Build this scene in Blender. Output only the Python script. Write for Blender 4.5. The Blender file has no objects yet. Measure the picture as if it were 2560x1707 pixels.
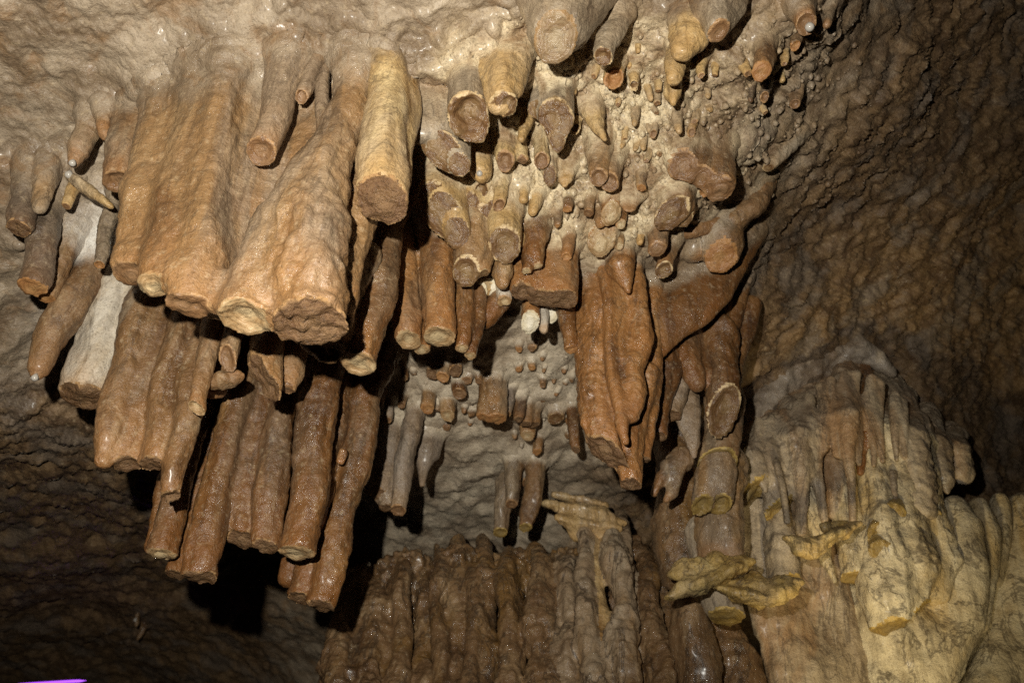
import bpy, math, random, time
import numpy as np
from mathutils import Vector, Matrix

T0 = time.time()
SC = bpy.context.scene
COL = SC.collection
RNG = np.random.default_rng(7)
random.seed(7)

# ------------------------------------------------------------------ camera
FPX, CX, CY = 2050.0, 1280.0, 853.5          # focal length and centre in photograph pixels
PITCH, ROLL = math.radians(33.0), math.radians(3.0)
CAM = np.array([0.0, 0.0, 1.5])
FWD = np.array([0, math.cos(PITCH), math.sin(PITCH)])
_R = np.array([1.0, 0, 0]); _U = np.array([0, -math.sin(PITCH), math.cos(PITCH)])
RIGHT = math.cos(ROLL) * _R + math.sin(ROLL) * _U
UP = -math.sin(ROLL) * _R + math.cos(ROLL) * _U

cam_data = bpy.data.cameras.new('camera')
cam = bpy.data.objects.new('camera', cam_data)
COL.objects.link(cam)
M = Matrix.Identity(4)
for i in range(3):
    M[i][0], M[i][1], M[i][2], M[i][3] = RIGHT[i], UP[i], -FWD[i], CAM[i]
cam.matrix_world = M
cam_data.sensor_width = 36.0
cam_data.lens = FPX / 2560.0 * 36.0
cam_data.clip_start, cam_data.clip_end = 0.05, 100.0
cam_data.dof.use_dof = True
cam_data.dof.focus_distance = 1.42
cam_data.dof.aperture_fstop = 5.0
SC.camera = cam

# ------------------------------------------------------------------ light
world = bpy.data.worlds.new('World'); SC.world = world
world.use_nodes = True
bg = world.node_tree.nodes['Background']
bg.inputs[0].default_value = (0.6, 0.55, 0.5, 1); bg.inputs[1].default_value = 0.002

def aim(o, d):
    o.rotation_euler = Vector(d).to_track_quat('-Z', 'Y').to_euler()

fl = bpy.data.lights.new('camera_flash', 'SPOT')      # the photographer's flash, above the lens
fl.energy = 140.0; fl.color = (1.0, 0.97, 0.87)
fl.spot_size = math.radians(118); fl.spot_blend = 0.8; fl.shadow_soft_size = 0.012
flo = bpy.data.objects.new('camera_flash', fl); COL.objects.link(flo)
flo.location = CAM + UP * 0.17 - RIGHT * 0.15
aim(flo, FWD + UP * 0.20 - RIGHT * 0.16)

lampd = bpy.data.lights.new('show_cave_lamp', 'SPOT')  # yellow show-cave lamp below the drapery
lampd.energy = 34.0; lampd.color = (1.0, 0.84, 0.48)
lampd.spot_size = math.radians(60); lampd.spot_blend = 1.0; lampd.shadow_soft_size = 0.05
lampo = bpy.data.objects.new('show_cave_lamp', lampd); COL.objects.link(lampo)

SC.view_settings.view_transform = 'Standard'
SC.view_settings.look = 'None'
SC.view_settings.exposure = 0.0
SC.view_settings.gamma = 1.0
SC.cycles.max_bounces = 4
SC.cycles.diffuse_bounces = 2
SC.cycles.use_denoising = False

# ------------------------------------------------------------------ pixel <-> world
def ray(px, py):
    px = np.asarray(px, float); py = np.asarray(py, float)
    x = (px - CX) / FPX; y = -(py - CY) / FPX
    return FWD + x[..., None] * RIGHT + y[..., None] * UP
def squeeze(Y):
    # the chamber is shallow: its far half lies closer than a level ceiling would put it
    Y = np.asarray(Y, float)
    return np.where(Y > 1.1, 1.1 + (Y - 1.1) * 0.66, Y)
def at_depth(px, py, z):
    return CAM + ray(px, py) * np.asarray(z, float)[..., None]
def at_Y(px, py, Y):
    d = ray(px, py)
    return CAM + d * (np.asarray(Y, float) / d[..., 1])[..., None]
def depth_of(p):
    return float(np.dot(np.asarray(p) - CAM, FWD))

lampo.location = at_depth(np.array(2350.), np.array(2500.), np.array(1.05))
aim(lampo, Vector(at_depth(np.array(2230.), np.array(1420.), np.array(1.95))) - lampo.location)

# ------------------------------------------------------------------ noise (numpy)
_perm = np.concatenate([RNG.permutation(256)] * 3).astype(np.int32)
_g = RNG.normal(size=(256, 3)); _g /= np.linalg.norm(_g, axis=1)[:, None]
_g = _g.astype(np.float32)
def perlin(p):
    p = np.asarray(p, np.float32)
    i = np.floor(p).astype(np.int32); f = p - i
    i &= 255
    u = f * f * f * (f * (f * 6 - 15) + 10)
    out = 0
    for dx in (0, 1):
        wx = u[:, 0] if dx else 1 - u[:, 0]
        ax = _perm[i[:, 0] + dx]
        for dy in (0, 1):
            wy = u[:, 1] if dy else 1 - u[:, 1]
            ay = _perm[ax + i[:, 1] + dy]
            for dz in (0, 1):
                wz = u[:, 2] if dz else 1 - u[:, 2]
                g = _g[_perm[ay + i[:, 2] + dz]]
                dot = g[:, 0] * (f[:, 0] - dx) + g[:, 1] * (f[:, 1] - dy) + g[:, 2] * (f[:, 2] - dz)
                out = out + wx * wy * wz * dot
    return out * 1.5
def fbm(p, oct=3, gain=0.5):
    a, s, o = 1.0, 1.0, 0
    for k in range(oct):
        o = o + a * perlin(p * s + 17.3 * k); a *= gain; s *= 2.03
    return o
def worley(p):
    p = np.asarray(p, np.float32)
    i = np.floor(p).astype(np.int32)
    best = np.full(len(p), 9.0, np.float32); rid = np.zeros(len(p), np.float32)
    for dx in (-1, 0, 1):
        for dy in (-1, 0, 1):
            for dz in (-1, 0, 1):
                c = i + np.array([dx, dy, dz], np.int32)
                h = _perm[_perm[_perm[c[:, 0] & 255] + (c[:, 1] & 255)] + (c[:, 2] & 255)]
                q = c + 0.5 + 0.62 * _g[h]
                d = ((q - p) ** 2).sum(1)
                m = d < best
                best[m] = d[m]; rid[m] = h[m] / 255.0
    return np.sqrt(best), rid
def sstep(a, b, x):
    t = np.clip((x - a) / (b - a), 0, 1)
    return t * t * (3 - 2 * t)

# ------------------------------------------------------------------ materials
def lin(c):
    o = []
    for v in c[:3]:
        v = v / 255.0
        o.append(v / 12.92 if v <= 0.04045 else ((v + 0.055) / 1.055) ** 2.4)
    return (*o, 1.0)

class NT:
    def __init__(s, name):
        s.m = bpy.data.materials.new(name); s.m.use_nodes = True
        s.t = s.m.node_tree; s.t.nodes.clear()
        s.out = s.n('ShaderNodeOutputMaterial'); s.b = s.n('ShaderNodeBsdfPrincipled')
        s.l(s.b.outputs[0], s.out.inputs[0])
        s.pos = s.n('ShaderNodeNewGeometry').outputs['Position']
    def n(s, t): return s.t.nodes.new(t)
    def l(s, a, b): s.t.links.new(a, b)
    def put(s, sock, v):
        if isinstance(v, bpy.types.NodeSocket): s.l(v, sock)
        else: sock.default_value = v
    def noise(s, scale, detail=4, rough=0.55, vec=None, dist=0.0):
        k = s.n('ShaderNodeTexNoise'); k.inputs['Scale'].default_value = scale
        k.inputs['Detail'].default_value = detail; k.inputs['Roughness'].default_value = rough
        k.inputs['Distortion'].default_value = dist
        s.l(vec or s.pos, k.inputs['Vector']); return k.outputs['Fac']
    def voro(s, scale, vec=None, feat='F1'):
        k = s.n('ShaderNodeTexVoronoi'); k.feature = feat; k.inputs['Scale'].default_value = scale
        s.l(vec or s.pos, k.inputs['Vector']); return k.outputs['Distance']
    def vmul(s, v, off=(0, 0, 0)):
        k = s.n('ShaderNodeMapping'); k.inputs['Scale'].default_value = v; k.inputs['Location'].default_value = off
        s.l(s.pos, k.inputs['Vector']); return k.outputs[0]
    def math(s, op, a, b=0.0, c=None, clamp=False):
        k = s.n('ShaderNodeMath'); k.operation = op; k.use_clamp = clamp
        s.put(k.inputs[0], a); s.put(k.inputs[1], b)
        if c is not None: s.put(k.inputs[2], c)
        return k.outputs[0]
    def rng(s, v, a, b, c=0.0, d=1.0, smooth=True):
        k = s.n('ShaderNodeMapRange'); k.interpolation_type = 'SMOOTHSTEP' if smooth else 'LINEAR'
        s.put(k.inputs['Value'], v)
        for nm, x in (('From Min', a), ('From Max', b), ('To Min', c), ('To Max', d)): k.inputs[nm].default_value = x
        return k.outputs[0]
    def mix(s, f, a, b, mode='MIX'):
        k = s.n('ShaderNodeMix'); k.data_type = 'RGBA'; k.blend_type = mode; k.clamp_factor = True
        s.put(k.inputs[0], f); s.put(k.inputs[6], a); s.put(k.inputs[7], b); return k.outputs[2]
    def attr(s, name):
        k = s.n('ShaderNodeAttribute'); k.attribute_name = name; return k.outputs['Fac']
    def bump(s, h, strength, dist, nrm=None):
        k = s.n('ShaderNodeBump'); k.inputs['Strength'].default_value = strength; k.inputs['Distance'].default_value = dist
        s.l(h, k.inputs['Height'])
        if nrm: s.l(nrm, k.inputs['Normal'])
        return k.outputs[0]

def finish(n, colr, rough=(0.30, 0.60), b1=0.5, b2=0.8, gs=1.0, spec=0.5, wet=0.35):
    """dirt specks, wet sheen and fine relief shared by every kind of rock"""
    sp = n.noise(260 * gs, 3, 0.7)
    colr = n.mix(n.rng(sp, 0.30, 0.52, 0.42, 0.0), colr, lin((70, 52, 38)))
    sp2 = n.noise(95 * gs, 5, 0.65)
    colr = n.mix(n.rng(sp2, 0.52, 0.75, 0.0, 0.35), colr, lin((205, 182, 146)))
    n.l(colr, n.b.inputs['Base Color'])
    w = n.noise(9, 4, 0.6)
    gl = n.noise(420 * gs, 2, 0.5)
    r = n.rng(w, 0.35, 0.65, rough[0], rough[1])
    r = n.math('ADD', r, n.rng(gl, 0.3, 0.7, -0.12, 0.12))
    n.l(r, n.b.inputs['Roughness'])
    n.b.inputs['Coat Roughness'].default_value = 0.24          # film of water
    n.l(n.rng(n.noise(16, 4, 0.6), 0.42, 0.62, 0.0, wet), n.b.inputs['Coat Weight'])
    n.b.inputs['Specular IOR Level'].default_value = spec
    h1 = n.noise(48 * gs, 6, 0.62, dist=0.4)
    k = n.bump(h1, b1, 0.012)
    h2 = n.noise(300 * gs, 4, 0.6)
    k = n.bump(h2, b2, 0.0022, k)
    n.l(k, n.b.inputs['Normal'])
    return n.m

def shellcol(n, full=True):
    """colour of the bare cave rock, by the mineral zones stored on the mesh"""
    a = n.noise(6.5, 5, 0.6, None, 0.5); b = n.noise(15, 5, 0.62, None, 0.7)
    grey = n.mix(n.rng(a, 0.34, 0.64), lin((116, 96, 74)), lin((168, 150, 127)))
    grey = n.mix(n.rng(b, 0.48, 0.68, 0, 0.7), grey, lin((134, 101, 66)))
    cream = n.mix(n.rng(b, 0.36, 0.62), lin((150, 122, 90)), lin((220, 200, 164)))
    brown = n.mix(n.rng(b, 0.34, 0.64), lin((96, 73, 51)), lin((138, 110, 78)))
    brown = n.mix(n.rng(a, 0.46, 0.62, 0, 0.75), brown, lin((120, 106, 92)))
    back = n.mix(n.rng(a, 0.36, 0.62), lin((158, 140, 118)), lin((200, 184, 160)))
    white = n.mix(n.rng(b, 0.30, 0.52), lin((176, 158, 134)), lin((222, 216, 206)))
    col = n.mix(n.attr('pop'), grey, cream)
    col = n.mix(n.attr('back'), col, back)
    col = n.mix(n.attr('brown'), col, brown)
    return n.mix(n.attr('white'), col, white)

def rock(name, c, root=None, tip=None, streak=0.35, soot=0.25, vein=0.35, **kw):
    """c = (dark, mid, light, accent); bare-rock colour where the piece grows out of the cave, tip colour at its end"""
    n = NT(name)
    v = n.vmul((1, 1, streak))
    a = n.noise(11, 5, 0.6, v, 0.6)
    col = n.mix(n.rng(a, 0.30, 0.50), lin(c[0]), lin(c[1]))
    col = n.mix(n.rng(a, 0.50, 0.72), col, lin(c[2]))
    b = n.noise(5.5, 5, 0.6, n.vmul((1, 1, streak * .8), (3, 7, 1)), 0.8)
    col = n.mix(n.rng(b, 0.48, 0.66, 0, 0.9), col, lin(c[3]))
    st = n.noise(42, 4, 0.65, n.vmul((1, 1, 0.12), (5, 1, 3)), 0.5)
    col = n.mix(n.rng(st, 0.50, 0.68, 0, 0.45), col, lin([x * .62 for x in c[0]]))
    col = n.mix(n.rng(st, 0.44, 0.30, 0, 0.35), col, lin(c[2]))
    so = n.noise(8.5, 6, 0.68, n.vmul((1, 1, min(1, streak * 1.6)), (9, 4, 2)), 1.0)
    col = n.mix(n.rng(so, 0.54, 0.66, 0, soot), col, lin((66, 54, 44)))
    ve = n.math('ABSOLUTE', n.math('SUBTRACT', n.noise(7.5, 5, 0.62, n.vmul((1, 1, streak * 1.2), (1, 8, 5)), 1.2), 0.5))
    col = n.mix(n.rng(ve, 0.004, 0.022, vein, 0.0), col, lin((58, 46, 36)))
    w = n.rng(n.noise(14, 3), 0.2, 0.8, -0.22, 0.22, False)
    if tip:
        t = n.math('ADD', n.attr('tip'), w)
        col = n.mix(n.rng(t, 0.60, 1.10, 0.0, 0.6), col, lin(tip))
    if root:
        t = n.math('ADD', n.attr('near'), w)
        col = n.mix(n.rng(t, 0.15, 0.75, 0.0, 1.0), col, shellcol(n))
    return finish(n, col, **kw)

def capmat(name, rim, body, ring, core, rough=0.25, corew=0.5, b=0.45, ringh=0.10):
    """broken section of a stalactite: pale outer rim, growth rings that follow the outline, core"""
    n = NT(name)
    d = n.math('ADD', n.attr('ring'), n.rng(n.noise(60, 3), 0.2, 0.8, -0.0045, 0.0045, False))
    q = n.math('SINE', n.math('MULTIPLY', d, 900.0))
    q2 = n.math('SINE', n.math('MULTIPLY', d, 2300.0))
    q = n.math('ADD', n.math('MULTIPLY', q, 0.6), n.math('MULTIPLY', q2, 0.4))
    col = n.mix(n.rng(q, -0.9, 0.9), lin(body), lin(ring))
    pt = n.noise(30, 5, 0.6)
    col = n.mix(n.rng(pt, 0.45, 0.7, 0, 0.6), col, lin(core))
    co = n.math('ADD', n.attr('core'), n.rng(n.noise(45, 3), 0.2, 0.8, -0.25, 0.25, False))
    col = n.mix(n.rng(co, 0.45, 0.85, 0, corew), col, lin(core))
    col = n.mix(n.rng(d, 0.0002, 0.0026, 0.85, 0.0), col, lin(rim))
    dk = n.noise(130, 5, 0.7)
    col = n.mix(n.rng(dk, 0.28, 0.48, 0.6, 0.0), col, lin((58, 42, 30)))
    n.l(col, n.b.inputs['Base Color'])
    n.put(n.b.inputs['Roughness'], n.rng(n.noise(70, 3), 0.35, 0.65, rough, rough + 0.25))
    n.b.inputs['Specular IOR Level'].default_value = 0.4
    h = n.math('ADD', n.math('MULTIPLY', q, ringh), n.noise(70, 6, 0.65))
    k = n.bump(h, b, 0.01); k = n.bump(n.noise(300, 3), 0.3, 0.0015, k)
    n.l(k, n.b.inputs['Normal'])
    return n.m

MAT = {}
G = (164, 146, 124)
MAT['tan'] = rock('tan_calcite', ((112, 78, 46), (146, 112, 74), (174, 142, 102), (146, 126, 104)), root=1, tip=(160, 114, 68), rough=(0.22, 0.44))
MAT['pale'] = rock('pale_tan_calcite', ((156, 116, 66), (188, 154, 102), (208, 182, 134), (178, 156, 126)), root=1, tip=(188, 148, 92))
MAT['grey'] = rock('grey_beige_calcite', ((126, 106, 84), (150, 132, 108), (172, 156, 134), (158, 124, 84)), root=1)
MAT['brown'] = rock('brown_calcite', ((74, 45, 22), (114, 76, 41), (152, 112, 68), (118, 93, 68)), root=1, tip=(134, 86, 44), rough=(0.20, 0.44))
MAT['rust'] = rock('rust_calcite', ((112, 72, 40), (150, 104, 60), (176, 132, 84), (142, 112, 82)), root=1, tip=(156, 104, 58), rough=(0.18, 0.40))
MAT['dust'] = rock('dusty_brown_calcite', ((92, 63, 37), (130, 97, 63), (168, 142, 108), (142, 124, 101)), root=1, tip=(160, 110, 62))
MAT['dark'] = rock('dark_grey_calcite', ((82, 66, 52), (108, 90, 72), (130, 112, 92), (108, 96, 82)), root=1, tip=(118, 80, 46))
MAT['white'] = rock('white_calcite', ((172, 154, 130), (200, 188, 170), (214, 206, 194), (186, 162, 126)), root=1, tip=(178, 134, 84))
MAT['greyb'] = rock('slate_grey_calcite', ((116, 100, 84), (142, 126, 110), (160, 146, 130), (134, 110, 84)), root=1, tip=(150, 118, 82))
MAT['flow'] = rock('brown_flowstone', ((80, 56, 36), (124, 94, 64), (164, 134, 98), (128, 94, 50)), streak=0.3, rough=(0.14, 0.34), soot=0.6, vein=0.6, wet=0.7)
MAT['flowp'] = rock('pale_flowstone', ((126, 100, 74), (156, 132, 104), (176, 156, 130), (168, 126, 74)), streak=0.25, rough=(0.22, 0.46), soot=0.55, vein=0.7)
MAT['drape'] = rock('grey_drapery_calcite', ((128, 108, 86), (162, 144, 120), (184, 168, 146), (150, 114, 78)), streak=0.2, soot=0.5, vein=0.5)
MAT['yellow'] = rock('yellow_calcite', ((150, 116, 58), (186, 154, 90), (206, 182, 128), (172, 146, 104)), streak=0.5, soot=0.4, vein=0.5)
MAT['yellowp'] = rock('pale_yellow_flowstone', ((170, 150, 116), (202, 186, 156), (218, 206, 182), (186, 158, 108)), streak=0.5, soot=0.45, vein=0.6)
MAT['rim'] = rock('pale_rim_rock', ((122, 106, 90), (156, 140, 122), (176, 162, 146), (136, 112, 88)), streak=.8)
CAPM = {
    'ring': capmat('ringed_section', (172, 134, 92), (112, 80, 52), (130, 96, 64), (140, 110, 80)),
    'glass': capmat('translucent_section', (208, 180, 136), (94, 66, 40), (116, 86, 56), (140, 114, 80), corew=0.6, rough=0.2),
    'wet': capmat('wet_ringed_section', (150, 118, 80), (124, 98, 70), (142, 118, 88), (160, 142, 114), corew=0.6, rough=0.2),
    'white': capmat('white_section', (160, 120, 78), (150, 118, 80), (168, 138, 100), (190, 168, 130), corew=0.7, rough=0.2),
    'chalk': capmat('chalk_white_section', (196, 176, 140), (200, 184, 152), (210, 198, 172), (218, 208, 188), corew=0.8, rough=0.4),
    'rough': capmat('rough_fracture', (176, 136, 90), (104, 74, 48), (116, 86, 56), (134, 104, 72), rough=0.35, b=1.0, ringh=.03),
    'orange': capmat('orange_section', (170, 124, 76), (146, 100, 60), (160, 114, 70), (170, 130, 84)),
    'olive': capmat('olive_section', (184, 154, 88), (128, 102, 54), (146, 120, 66), (140, 120, 82)),
}
def drop_mat():
    n = NT('water'); n.b.inputs['Base Color'].default_value = (0.42, 0.38, 0.33, 1)
    n.b.inputs['Roughness'].default_value = 0.16; n.b.inputs['Specular IOR Level'].default_value = 0.8
    n.b.inputs['IOR'].default_value = 1.33; return n.m
MAT['water'] = drop_mat()

# ------------------------------------------------------------------ cave shell: depth field
CP = [(-700,-600,1.0),(200,-600,1.03),(1280,-600,1.05),(2000,-600,1.2),(2700,-600,1.7),(3400,-600,2.3),
 (-700,0,1.16),(0,0,1.27),(500,0,1.33),(1000,0,1.35),(1500,0,1.36),(1900,0,1.43),(2150,0,1.55),(2300,0,1.85),(2560,0,2.25),(3300,0,3.0),
 (0,300,1.45),(300,250,1.46),(600,200,1.47),(900,150,1.45),(1000,300,1.55),(1300,300,1.56),(1700,300,1.60),(1880,330,1.66),(2040,360,2.0),(2300,300,2.25),(2560,300,2.7),(3300,400,3.6),
 (-700,600,1.45),(0,600,1.68),(150,600,1.74),(300,600,1.82),(700,600,1.85),(1300,600,1.86),(1700,600,1.92),(1870,620,2.2),(2000,600,2.5),(2300,600,2.85),(2560,600,3.3),
 (0,850,2.0),(150,850,2.15),(500,850,2.25),(1000,850,2.22),(1400,850,2.28),(1750,850,2.5),(1900,880,2.75),(2130,850,3.0),(2560,850,3.7),
 (-700,1100,2.1),(0,1100,2.4),(300,1100,2.6),(700,1100,2.8),(1200,1100,2.72),(1500,1100,2.8),(1900,1100,3.1),(2300,1150,3.3),(2560,1100,3.7),(3300,1100,4.4),
 (0,1350,3.5),(400,1350,3.7),(700,1350,3.7),(1000,1350,3.45),(1200,1350,3.5),(1700,1400,3.6),(2200,1400,3.5),(2560,1400,3.4),
 (-700,1750,4.6),(0,1720,5.6),(400,1720,5.6),(800,1720,4.7),(1300,1720,4.0),(2000,1720,3.7),(2560,1720,3.3),(3300,1720,3.6),
 (-700,2300,7.0),(200,2300,8.0),(1300,2300,4.6),(2560,2300,3.2),(3300,2300,3.2)]
CP = np.array(CP, float)
def _tps(r2):
    return np.where(r2 > 0, r2 * np.log(np.maximum(r2, 1e-12)), 0.0)
_q = CP[:, :2] / 1000.0
_A = _tps(((_q[:, None] - _q[None]) ** 2).sum(-1)) + np.eye(len(CP)) * 0.003
_P = np.c_[np.ones(len(CP)), _q]
_S = np.block([[_A, _P], [_P.T, np.zeros((3, 3))]])
_w = np.linalg.solve(_S, np.r_[np.log(CP[:, 2]), 0, 0, 0])
def shell_z(px, py):
    px = np.atleast_1d(np.asarray(px, float)); py = np.atleast_1d(np.asarray(py, float))
    q = np.stack([px, py], -1) / 1000.0
    o = _w[-3] + q @ _w[-2:]
    for k in range(len(CP)):
        o = o + _w[k] * _tps(((q - _q[k]) ** 2).sum(-1))
    z = np.exp(o); dy = ray(px, py)[..., 1]
    return squeeze(z * dy) / dy
# ------------------------------------------------------------------ mesh helpers
def new_mesh(name, v, f, mat, parent=None, smooth=True, normals=None, attrs=None, loc=None):
    me = bpy.data.meshes.new(name)
    v = np.asarray(v, np.float32); f = np.asarray(f, np.int32)
    k = f.shape[1]
    me.vertices.add(len(v)); me.vertices.foreach_set('co', v.ravel())
    me.loops.add(f.size); me.loops.foreach_set('vertex_index', f.ravel())
    me.polygons.add(len(f)); me.polygons.foreach_set('loop_start', np.arange(0, f.size, k, dtype=np.int32))
    me.update(calc_edges=True)
    if smooth: me.polygons.foreach_set('use_smooth', np.ones(len(f), bool))
    for nm, a in (attrs or {}).items():
        at = me.attributes.new(nm, 'FLOAT', 'POINT'); at.data.foreach_set('value', np.asarray(a, np.float32))
    me.materials.append(mat)
    if normals is not None: me.normals_split_custom_set_from_vertices(np.asarray(normals, np.float32))
    o = bpy.data.objects.new(name, me); COL.objects.link(o)
    if parent is not None: o.parent = parent
    if loc is not None: o.location = loc
    return o
def vnormals(v, f):
    n = np.zeros_like(v)
    fn = np.cross(v[f[:, 2]] - v[f[:, 0]], v[f[:, -1]] - v[f[:, 1]])
    for k in range(f.shape[1]): np.add.at(n, f[:, k], fn)
    return n / np.maximum(np.linalg.norm(n, axis=1), 1e-12)[:, None]

def surface_nets(D, org, h):
    nx, ny, nz = D.shape
    S = D < 0
    c = np.zeros((nx - 1, ny - 1, nz - 1), np.uint8)
    for dx in (0, 1):
        for dy in (0, 1):
            for dz in (0, 1):
                c += S[dx:nx - 1 + dx, dy:ny - 1 + dy, dz:nz - 1 + dz]
    act = np.argwhere((c > 0) & (c < 8))
    if len(act) == 0: return None, None
    idx = np.full(c.shape, -1, np.int32); idx[act[:, 0], act[:, 1], act[:, 2]] = np.arange(len(act))
    off = np.array([(x, y, z) for x in (0, 1) for y in (0, 1) for z in (0, 1)])
    val = np.stack([D[act[:, 0] + o[0], act[:, 1] + o[1], act[:, 2] + o[2]] for o in off], 1)
    acc = np.zeros((len(act), 3)); cnt = np.zeros(len(act))
    for i in range(8):
        for j in range(i + 1, 8):
            if np.abs(off[i] - off[j]).sum() != 1: continue
            m = (val[:, i] < 0) != (val[:, j] < 0)
            t = val[m, i] / (val[m, i] - val[m, j])
            acc[m] += off[i] + t[:, None] * (off[j] - off[i]); cnt[m] += 1
    v = org + h * (act + acc / cnt[:, None])
    F = []
    for ax in range(3):
        u, w = (ax + 1) % 3, (ax + 2) % 3
        sl0 = [slice(1, -1)] * 3; sl1 = [slice(1, -1)] * 3
        sl0[ax] = slice(0, -1); sl1[ax] = slice(1, None)
        a, b = S[tuple(sl0)], S[tuple(sl1)]
        e = np.argwhere(a != b)
        if len(e) == 0: continue
        flip = a[e[:, 0], e[:, 1], e[:, 2]]
        base = e.copy(); base[:, u] += 1; base[:, w] += 1
        q = []
        for du, dw in ((1, 1), (0, 1), (0, 0), (1, 0)):
            b2 = base.copy(); b2[:, u] -= du; b2[:, w] -= dw
            q.append(idx[b2[:, 0], b2[:, 1], b2[:, 2]])
        q = np.stack(q, 1)
        q[~flip] = q[~flip][:, ::-1]
        F.append(q)
    F = np.concatenate(F); F = F[(F >= 0).all(1)]
    return v, F

def smin(a, b, k):
    h = np.clip(0.5 + 0.5 * (b - a) / k, 0, 1)
    return b + (a - b) * h - k * h * (1 - h)

def shell_at(v):
    """distance in front of the cave shell, and the shell's mineral zones there"""
    q = v - CAM; z = q @ FWD
    x_ = (q @ RIGHT) / z * FPX + CX; y_ = -(q @ UP) / z * FPX + CY
    i = np.clip(np.searchsorted(gx, x_) - 1, 0, NXg - 2); j = np.clip(np.searchsorted(gy, y_) - 1, 0, NYg - 2)
    fx = np.clip((x_ - gx[i]) / (gx[i + 1] - gx[i]), 0, 1); fy = np.clip((y_ - gy[j]) / (gy[j + 1] - gy[j]), 0, 1)
    def samp(A):
        A = A.reshape(NYg, NXg)
        return (A[j, i] * (1 - fx) + A[j, i + 1] * fx) * (1 - fy) + (A[j + 1, i] * (1 - fx) + A[j + 1, i + 1] * fx) * fy
    return ((samp(ZSH) - z) * 0.72).astype(np.float32), {k: samp(a).astype(np.float32) for k, a in atts.items()}

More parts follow.
